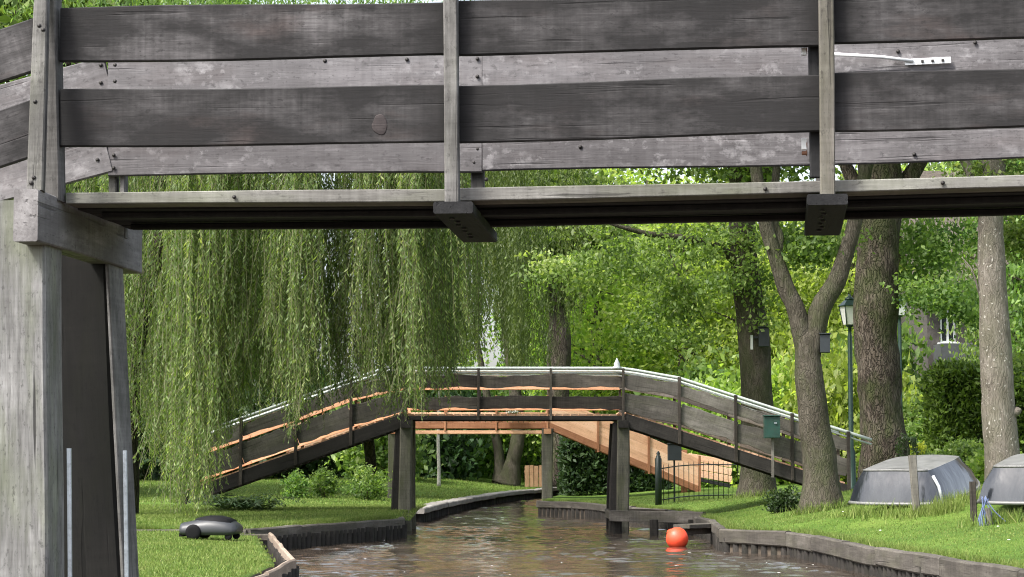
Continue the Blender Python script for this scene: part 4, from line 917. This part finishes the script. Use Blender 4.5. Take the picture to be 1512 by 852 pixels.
# ------------------------------------------------------------ upturned boats
def boat(label, c, rz, L, B, H, seed, tilt):
    b = thing('upturned_boat', c, label, 'boat', 'upturned boats')
    M = Matrix.Translation(Vector(c)) @ Matrix.Rotation(rz, 4, 'Z') @ Matrix.Rotation(tilt, 4, 'Y')
    n = 15; rings = []
    for i in range(n + 1):
        s = i / n; x = (s - .5) * L
        k = 1 - .62 * max(0, (s - .55) / .45) ** 2.2 - .06 * max(0, (.15 - s) / .15); rise = .30 * H * max(0, (s - .5) / .5) ** 2; hb = H - .32 * H * max(0, (s - .55) / .45) ** 2
        x0_ = x; w = B / 2 * k; wb = w * (.76 - .22 * max(0, (s - .5) / .5))
        rings.append([(x, -w - .03, rise * .4), (x, -w - .03, rise * .4 + .055), (x, -w, rise * .4 + .06), (x, -(w * .6 + wb * .4), hb * .55), (x, -wb - .01, hb - .10), (x, -wb + .04, hb - .02), (x, -wb * .4, hb + .0), (x, 0, hb + .004),
                      (x, wb * .4, hb + .0), (x, wb - .04, hb - .02), (x, wb + .01, hb - .10), (x, (w * .6 + wb * .4), hb * .55), (x, w, rise * .4 + .06), (x, w + .03, rise * .4 + .055), (x, w + .03, rise * .4)])
    rings[0] = [(q[0] + .14 * q[2] / H, q[1], q[2]) for q in rings[0]]
    m = len(rings[0])
    def shell(name, j0, j1, mat, ends=True):
        v, f = [], []
        for r in rings: v += r[j0:j1 + 1]
        q = j1 - j0 + 1
        for i in range(n):
            for j in range(q - 1): a = i * q + j; f.append((a, a + q, a + q + 1, a + 1))
        return obj(name, v, f, mat, b, M, False)
    me = shell('hull_side', 2, 5, M_HULL); me2 = shell('hull_side', 9, 12, M_HULL); bt = shell('hull_bottom', 5, 9, M_HULLM)
    shell('gunwale', 0, 2, M_HULLM); shell('gunwale', 12, 14, M_HULLM)
    for o in (me, me2, bt):
        o.data.polygons.foreach_set('use_smooth', [True] * len(o.data.polygons))
    nv, nh = 6, 14; tv, tf = [], []; lo, hi = rings[0][2], rings[0][5]
    for a in range(nv + 1):
        zf = a / nv; z_ = lo[2] + (hi[2] - lo[2]) * zf
        wy = np.interp(z_, [q[2] for q in rings[0][2:6]], [-q[1] for q in rings[0][2:6]])
        for c_ in range(nh + 1):
            t_ = c_ / nh * 2 - 1; tv.append((rings[0][2][0] + .14 * (z_ - lo[2]) / H - .13 * (1 - t_ ** 4) * (1 - .4 * zf * zf), wy * t_, z_ + (.012 * (1 - t_ * t_) if a == nv else 0)))
    for a in range(nv):
        for c_ in range(nh): i = a * (nh + 1) + c_; tf.append((i, i + 1, i + nh + 2, i + nh + 1))
    # the deck edge that closes the transom against the bottom
    k0 = len(tv); top = [tv[nv * (nh + 1) + c_] for c_ in range(nh + 1)]; tv += top; tv += [(rings[0][5][0] + .05, p[1], hi[2] + .014 * (1 - (p[1] / max(.01, -hi[1])) ** 2)) for p in top]
    tr_ = obj('transom', tv[:k0], tf, M_HULL, b, M, True); obj('transom_edge', tv[k0:], [(c_, c_ + 1, nh + 2 + c_, nh + 1 + c_) for c_ in range(nh)], M_HULLM, b, M, True)
    tube('transom_rim', [M @ Vector(tv[c_]) for c_ in range(nh + 1)], .028, M_HULLM, b, 6); tube('transom_rim', [M @ Vector(q) for q in top], .018, M_HULLM, b, 6)
    r1 = rings[-1][2:13]; obj('bow_plate', r1, [tuple(reversed(range(len(r1))))], M_HULL, b, M)
    def on(x, y, z): return M @ Vector((x, y, z))
    return b, M, rings
bc = Vector((X(1362, 34.6), 34.6, 0)); bc.z = zg(bc.x, bc.y) + .12
b1, BM, br_ = boat('grey upturned boat with pale corner strip beside the stout mossy tree', bc, R(60), 2.6, 1.55, .56, 1, R(-8))
# pale strip down the near corner of the hull, and a pale panel on its end
pr = [BM @ Vector(q) for q in (br_[0][2], br_[0][3], br_[0][4])]
tube('corner_strip', [p + Vector((.025, -.04, 0)) for p in pr], .024, M_KEEL, b1, 6)
bc2 = Vector((X(1552, 31.6), 31.6, 0)); bc2.z = zg(bc2.x, bc2.y) + .15
b2, BM2, _ = boat('grey upturned boat cropped by the picture edge beside the pale tree', bc2, R(64), 2.6, 1.6, .56, 2, R(-7))
# trestle timbers holding the second boat up
for k, dx in enumerate((-.5, .5)):
    tag(plank('support_timber', bc2 + Vector((dx, -.75, .0)), bc2 + Vector((dx + .1, .75, .0)), .10, .09, M_OLD, None, n=2), ('timber under the near end of the cropped boat', 'timber under the hidden end of the cropped boat')[k], 'timber', 'boat support timbers')

def stake(label, x, yb, yt, D, w, mat, lean=0):
    z0 = zg(X(x, D), D) - .1; t = at(x + lean, yt, D); o = plank('wooden_stake', Vector((X(x, D), D, z0)), t, w * D / FPX, w * D / FPX, mat, None, up=(1, 0, 0), n=3, wob=.006, ch=.012)
    return tag(o, label, 'stake', 'stakes on the boat lawn')
stake('slim grey stake leaning at the side of the first boat', 1353, 745, 672, 32.4, 11, M_OLDLT, -6)
stake('short thick dark stake between the two boats', 1436, 780, 711, 30.6, 9, M_OLD, 0)
stake('thin pointed stake with blue rope under the cropped boat', 1463, 800, 750, 29.3, 6, M_OLDLT, -5)
def rope():
    rs = random.Random(8); c = at(1455, 735, 29.35); L = []
    for k in range(7):
        a = c + Vector((rs.uniform(-.05, .05), rs.uniform(-.03, .03), rs.uniform(-.02, .03))); e = c + Vector((rs.uniform(-.12, .10), rs.uniform(-.05, .05), -rs.uniform(.3, .62)))
        L.append(crv([a, a.lerp(e, .5) + Vector((rs.uniform(-.07, .07), 0, 0)), e, e + Vector((rs.uniform(-.06, .06), 0, .03))], [.008] * 4, 4))
    L.append(crv([c, c + Vector((.10, -.02, -.16)), c + Vector((.24, -.04, -.30)), c + Vector((.30, -.04, -.33))], [.008] * 4, 4))
    o = obj('blue_rope', *limbs_geo(L, 6, 0), M_ROPE, None, Matrix(), True); tag(o, 'faded blue rope tangled over the stake by the cropped boat', 'rope')
rope()

# ------------------------------------------------------------ lamps
def street_lamp(label, x, yl0, yl1, D, z0):
    c = Vector((X(x, D), D, z0)); zl0, zl1 = Z(yl1, D), Z(yl0, D); h = zl1 - zl0
    t = thing('street_lamp', c, label, 'street lamp', 'lantern lamps')
    T = Matrix.Translation(Vector((c.x, c.y, 0)))
    v, f = lathe_geo([(.13, z0 - .1), (.13, z0 + .15), (.10, z0 + .18), (.085, z0 + .9), (.055, z0 + 1.0), (.05, zl0 - .25), (.038, zl0 - .2), (.038, zl0 - .05), (.09, zl0 - .02), (.09, zl0)], 12); obj('pole', v, f, M_LAMPG, t, T, True)
    def frus(name, r0, r1, za, zb, mat, par=t):
        v, f = lathe_geo([(r0 * 1.414, za), (r1 * 1.414, zb)], 4); return obj(name, v, f, mat, par, T @ Matrix.Rotation(R(45 + 12), 4, 'Z'))
    frus('lantern_glass', .105, .165, zl0 + .01, zl0 + h * .62, M_FROST)
    for a in range(4):
        an = R(45 + 12 + 45 + 45 + 90 * a); d = Vector((math.cos(an), math.sin(an), 0)) * 1.414
        tube('lantern_bar', [Vector((c.x, c.y, zl0)) + d * .108, Vector((c.x, c.y, zl0 + h * .63)) + d * .168], .012, M_LAMPG, t, 5)
    rf = frus('lantern_roof', .19, .09, zl0 + h * .62, zl0 + h * .80, M_LAMPG); frus('lantern_rim', .195, .195, zl0 + h * .60, zl0 + h * .625, M_LAMPG)
    v, f = lathe_geo([(.10, zl0 + h * .80), (.11, zl0 + h * .84), (.06, zl0 + h * .90), (.03, zl0 + h * .93), (.04, zl0 + h * .97), (.008, zl0 + h)], 10); obj('finial', v, f, M_LAMPG, t, T, True)
street_lamp('dark green lantern lamp post between the forked and the stout mossy tree', 1257, 434, 480, 47, zg(X(1257, 47), 47))
street_lamp('lantern lamp post half hidden behind the stout mossy tree', 1331, 434, 466, 60, .8)

# ------------------------------------------------------------ boxes and signs on trees and bridge
def bird_box(label, x0, y0, x1, y1, D, mat, depth=.14, name='nest_box', cat='box'):
    a, b = at(x0, y0, D), at(x1, y1, D); c = (a + b) / 2; w, h = abs(b.x - a.x), abs(a.z - b.z)
    t = thing(name, (c.x, D, c.z - h / 2), label, cat)
    box('body', (c.x, D, c.z), (w, depth, h), mat, t, ch=.012)
    plank('lid', (c.x - w / 2 - .015, D - .01, c.z + h / 2 + .012), (c.x + w / 2 + .015, D - .01, c.z + h / 2 + .012), .022, depth + .04, mat, t, n=1, wob=0)
    return t, c
bird_box('dark grey box fixed on the forked tree', 1210, 494, 1225, 521, 37.4, M_BOXB)
t, c = bird_box('black lantern-like box hanging on the tree behind the ramp', 1120, 484, 1135, 512, 48.0, M_BOXB)
box('bracket', (c.x - .1, 48.1, c.z), (.2, .04, .05), M_BOXB, t)
tag(plank('white_marker', at(1110, 495, 48.05), at(1110, 516, 48.05), .055, .03, M_WPAINT, None, up=(1, 0, 0), n=1, wob=0), 'short white marker strip on the tree behind the ramp', 'marker')
t, c = bird_box('green box on a post at the side of the weathered ramp', 1128, 615, 1151, 647, 41.75, M_BOXG, .2, 'letter_box', 'letter box')
box('latch', (c.x + .06, 41.64, c.z + .08), (.05, .02, .03), M_STEEL, t, ch=.003); plank('post', (c.x + .02, 41.8, c.z - .2), (c.x + .02, 41.8, c.z - .95), .05, .05, M_OLDLT, t, up=(1, 0, 0), n=1)
t, c = bird_box('black box on the iron fence under the ramp', 986, 656, 1006, 680, 49.6, M_BOXB, .2, 'letter_box', 'letter box')
plank('post', (c.x, 49.7, c.z - .1), (c.x, 49.7, zg(c.x, 49.7) - .05), .04, .04, M_IRON, t, up=(1, 0, 0), n=1)

# ------------------------------------------------------------ iron fence under the ramp
def iron_fence():
    D = 49; x0, x1 = X(972, D), X(1096, D + 2.2); z0 = zg(x0, D)
    t = thing('iron_fence', (x0, D, z0), 'black iron railing fence with a finial post under the weathered ramp', 'fence')
    zt = Z(676, D)
    T = Matrix.Translation(Vector((x0, D, 0)))
    v, f = lathe_geo([(.075, z0 - .1), (.075, zt - .02), (.055, zt), (.055, zt + .04), (.03, zt + .06), (.045, zt + .10), (.01, zt + .15)], 10); obj('post', v, f, M_IRON, t, T, True)
    n = 17
    for k in range(1, n + 1):
        x = x0 + (x1 - x0) * k / n; y = D + 2.2 * k / n; zb = zg(x, y); h = .84
        tube('bar', [(x, y, zb - .03), (x, y, zb + h), (x, y, zb + h + .05)], [.008, .008, .002], M_IRON, t, 5)
    for dz in (.10, .80):
        tube('cross_rail', [(x0 + (x1 - x0) * k / 8, D + 2.2 * k / 8, zg(x0 + (x1 - x0) * k / 8, D + 2.2 * k / 8) + dz) for k in range(9)], .014, M_IRON, t, 5)
iron_fence()

# ------------------------------------------------------------ boat slip, buoy, mower
def slip():
    a = Vector((2.08, 41.6, .3)); e = G(1046, 763, .32)
    t = thing('boat_slip', a, 'low timber boat slip frame between the weathered pier and the bank', 'jetty')
    f0, f1 = G(902, 762, .33), G(1040, 764, .33)
    plank('front_beam', f0, f1, .20, .14, M_CAP, t, n=4, live=.01); b0, b1 = f0 + Vector((.05, 2.6, 0)), f1 + Vector((-.5, 2.6, 0))
    plank('back_beam', b0, b1, .16, .12, M_OLD, t, n=3); plank('side_beam', f0 + Vector((.08, .08, -.01)), b0 + Vector((0, -.08, -.01)), .15, .11, M_CAP, t, n=2)
    plank('side_beam', f1 + Vector((-.07, .08, -.01)), b1 + Vector((.35, -.1, -.01)), .16, .11, M_OLD, t, n=2)
    g0, g1 = G(1006, 777, .30), G(1064, 775, .30)
    plank('walkway_board', g0, g1, .06, .34, M_CAP, t, n=2); plank('brace', g0 - Vector((0, 0, .09)), g1 - Vector((0, 0, .09)), .09, .12, M_OLD, t, n=2)
    for p in (f0 + Vector((.12, .1, 0)), f1 + Vector((-.9, .1, 0)), f1 + Vector((-.2, .1, 0)), g1 + Vector((-.08, -.05, 0))):
        plank('pile', Vector((p.x, p.y, -.7)), Vector((p.x, p.y, p.z - .04)), .16, .16, M_BPILE, t, up=(1, 0, 0), n=2, wob=.008, ch=.03)
slip()
def buoy():
    c = G(1000, 807, 0); t = thing('mooring_buoy', c, 'orange-red round mooring buoy floating on the canal', 'buoy')
    r = .178; pr = [(r * math.sin(a) * (1 + .02 * math.cos(3 * a)), -r * math.cos(a)) for a in np.linspace(.05, 2.75, 16)]
    pr += [(.062, .185), (.055, .215), (.02, .22)]
    v, f = lathe_geo(pr, 24); M = Matrix.Translation(c + Vector((0, 0, .125))) @ Matrix.Rotation(R(35), 4, 'Z') @ Matrix.Rotation(R(-62), 4, 'X')
    obj('float', v, f, M_BUOY, t, M, True)
    for s in (-1, 1): tube('rope_eye', [M @ Vector((.018 * s, 0, .215)), M @ Vector((.03 * s, 0, .235)), M @ Vector((0, 0, .25))], .008, M_BUOY, t, 6)
buoy()
def mower():
    c = G(312, 794, .33); c.z = float(z_near(np.array(c.x), np.array(c.y))) + .02; t = thing('robot_mower', c, 'grey robot lawn mower parked on the near lawn', 'lawn mower')
    M = Matrix.Translation(c) @ Matrix.Rotation(R(-8), 4, 'Z'); n = 16; rings = []
    prof = [(-.385, .10, .20, .19), (-.375, .07, .205, .235), (-.33, .055, .21, .25), (-.22, .05, .235, .255), (-.10, .05, .262, .26), (.0, .05, .272, .262), (.12, .05, .268, .262), (.24, .05, .245, .255), (.33, .055, .215, .24), (.38, .075, .185, .21), (.395, .11, .16, .17)]
    for (x, zb, zt, w) in prof:
        rings.append([(x, -w * .93, zb), (x, -w, zb + (zt - zb) * .25), (x, -w * .97, zb + (zt - zb) * .55), (x, -w * .84, zb + (zt - zb) * .84), (x, -w * .55, zt), (x, 0, zt + .012), (x, w * .55, zt), (x, w * .84, zb + (zt - zb) * .84), (x, w * .97, zb + (zt - zb) * .55), (x, w, zb + (zt - zb) * .25), (x, w * .93, zb)])
    v, f = [], []; q = 11
    for r in rings: v += r
    for i in range(len(rings) - 1):
        for j in range(q): a, b = i * q + j, i * q + (j + 1) % q; f.append((a, a + q, b + q, b))
    f.append(tuple(range(q))); f.append(tuple(reversed(range((len(rings) - 1) * q, len(rings) * q))))
    f = [tuple(reversed(x)) for x in f]
    obj('shell', v, f, M_MOWER, t, M, True)
    # black top cover running over the back half
    v, f = [], []; cr = []
    for x, w, z in ((-.20, .10, .262), (-.12, .165, .282), (0, .19, .300), (.13, .195, .298), (.25, .18, .270), (.31, .15, .245)):
        cr.append([(x, -w * 1.12, z - .075), (x, -w, z - .012), (x, -w * .5, z + .006), (x, 0, z + .01), (x, w * .5, z + .006), (x, w, z - .012), (x, w * 1.12, z - .075)])
    for r in cr: v += r
    for i in range(5):
        for j in range(6): a = i * 7 + j; f.append((a, a + 7, a + 8, a + 1))
    f.append(tuple(range(7))); f.append(tuple(reversed(range(35, 42)))); obj('top_cover', v, [tuple(reversed(x)) for x in f], M_MOWERD, t, M, True)
    for s in (-1, 1):
        for (x, r, w) in ((-.175, .105, .05), (.29, .05, .04)):
            v, f = lathe_geo([(r * .55, -w / 2 - .004), (r * .9, -w / 2), (r, -w * .3), (r, w * .3), (r * .9, w / 2), (r * .55, w / 2 + .004)], 16)
            wh = obj('wheel', v, f, M_MOWERD, t, M @ Matrix.Translation((x, s * .262 if r > .1 else s * .20, r - .015)) @ Matrix.Rotation(R(90), 4, 'X'), True)
            if r > .1:
                v, f = lathe_geo([(.05, -.002), (.055, .004), (.02, .01)], 12); obj('hub', v, f, M_MOWER, wh, M @ Matrix.Translation((x, s * .262 + s * .026, r - .015)) @ Matrix.Rotation(R(90 * s), 4, 'X'), True)
    plank('red_light', M @ Vector((-.388, -.10, .13)), M @ Vector((-.388, .10, .13)), .035, .012, M_RED, t, n=1, wob=0)
    plank('front_bumper', M @ Vector((-.36, -.20, .055)), M @ Vector((-.36, .20, .055)), .05, .06, M_MOWERD, t, n=1, wob=0)
mower()
# white finial figure on the bridge corner post
t = thing('white_figurine', at(911, 545, 41.95), 'small white pointed ornament on the weathered bridge corner post', 'ornament')
c = at(911, 545, 41.95); v, f = lathe_geo([(.075, 0), (.085, .03), (.05, .07), (.06, .10), (.015, .19), (.004, .215)], 10); obj('body', v, f, M_WPAINT, t, Matrix.Translation(c), True)
# flower box on the middle of the new bridge
t = thing('flower_box', at(758, 612, 59.8), 'small planter of white flowers on the new bridge railing', 'planter'); c = at(758, 612, 59.8)
box('trough', (c.x, 59.75, c.z - .03), (.55, .16, .12), M_NEWRED, t)
P, ax, l, rn = grow_crown(260, .28, .09, .09, 14, .09, .05, 9); put(bpy.data.objects.new('foliage', leaves_mesh('foliage', P + np.array([c.x, 59.75, c.z + .07]), ax, l, l * .6, M_LMID, rn)), t, Matrix())
P, ax, l, rn = grow_crown(90, .28, .10, .08, 20, .05, .05, 10); put(bpy.data.objects.new('blossoms', leaves_mesh('blossoms', P + np.array([c.x, 59.72, c.z + .10]), ax, l, l * .9, M_DAISY, rn)), t, Matrix())

# ------------------------------------------------------------ board fence at the far bend, house behind the hedge
t = thing('board_fence', (X(790, 80), 80, .4), 'brown board fence at the far canal bend beside the orange bridge pier', 'fence')
for k in range(9):
    x = X(778, 80) + k * .17; plank('board', (x, 80 + .01 * (k % 2), .35), (x, 80 + .01 * (k % 2), Z(687, 80) + random.uniform(-.05, .05)), .15, .03, M_FENCE, t, up=(1, 0, 0), n=1)
plank('rail', (X(778, 80) - .1, 80.06, .9), (X(778, 80) + 1.5, 80.06, .9), .08, .05, M_FENCE, t, n=1)
def house():
    D = 72; x0, x1 = X(1372, D), X(1600, D); e = 7.0
    h = thing('brick_house', (x0, D, .6), 'dark house with white window half hidden behind the conifer hedge', 'house')
    xa, xb = X(1380, D), X(1436, D); xw0, xw1 = X(1391, D), X(1414, D); zw0, zw1 = Z(506, D), Z(456, D); hh = e + .2
    box('wall', ((x0 + xw0) / 2, D + .15, hh / 2), (xw0 - x0, .3, hh), M_HBRICK, h); box('wall', ((xw1 + x1) / 2, D + .15, hh / 2), (x1 - xw1, .3, hh), M_HBRICK, h)
    box('wall', ((xw0 + xw1) / 2, D + .15, zw0 / 2), (xw1 - xw0 - .004, .28, zw0), M_HBRICK, h)
    box('wall', ((xw0 + xw1) / 2, D + .15, (zw1 + hh) / 2), (xw1 - xw0 - .004, .28, hh - zw1), M_HBRICK, h)
    box('side_wall', (x0 + .15, D + 4, hh / 2), (.3, 7.4, hh), M_HBRICK, h)
    box('lean_to', ((xa + xb) / 2, D - .7, Z(510, D) / 2 + .2), (xb - xa, 1.3, Z(510, D) - .4), M_HDARK, h)
    w = thing_part = put(bpy.data.objects.new('window', plank_mesh('window', xw1 - xw0 - .1, zw1 - zw0 - .06, .03, M_GLASS, n=1, wob=0)), h, Matrix.Translation(((xw0 + xw1) / 2, D + .12, (zw0 + zw1) / 2)))
    for xx in (xw0 + .03, (xw0 + xw1) / 2, xw1 - .03): box('frame', (xx, D + .08, (zw0 + zw1) / 2), (.07, .07, zw1 - zw0), M_WPAINT, w, ch=.004)
    for zz in (zw0 + .03, zw1 - .03): box('frame', ((xw0 + xw1) / 2, D + .085, zz), (xw1 - xw0, .07, .06), M_WPAINT, w, ch=.004)
    box('sill', ((xw0 + xw1) / 2, D - .03, zw0 - .03), (xw1 - xw0 + .2, .2, .06), M_WPAINT, w, ch=.004)
    v = [(x0 - .5, D - .6, e), (x1, D - .6, e), (x1, D + 4, e + 4.4), (x0 - .5, D + 4, e + 4.4), (x0 - .5, D + 8.6, e), (x1, D + 8.6, e)]
    v += [(p[0], p[1], p[2] - .35) for p in v]
    obj('roof', v, [(0, 1, 2, 3), (3, 2, 5, 4), (7, 6, 9, 8), (8, 9, 10, 11), (1, 0, 6, 7), (4, 5, 11, 10), (0, 3, 9, 6), (3, 4, 10, 9)], M_THATCH, h)
house()
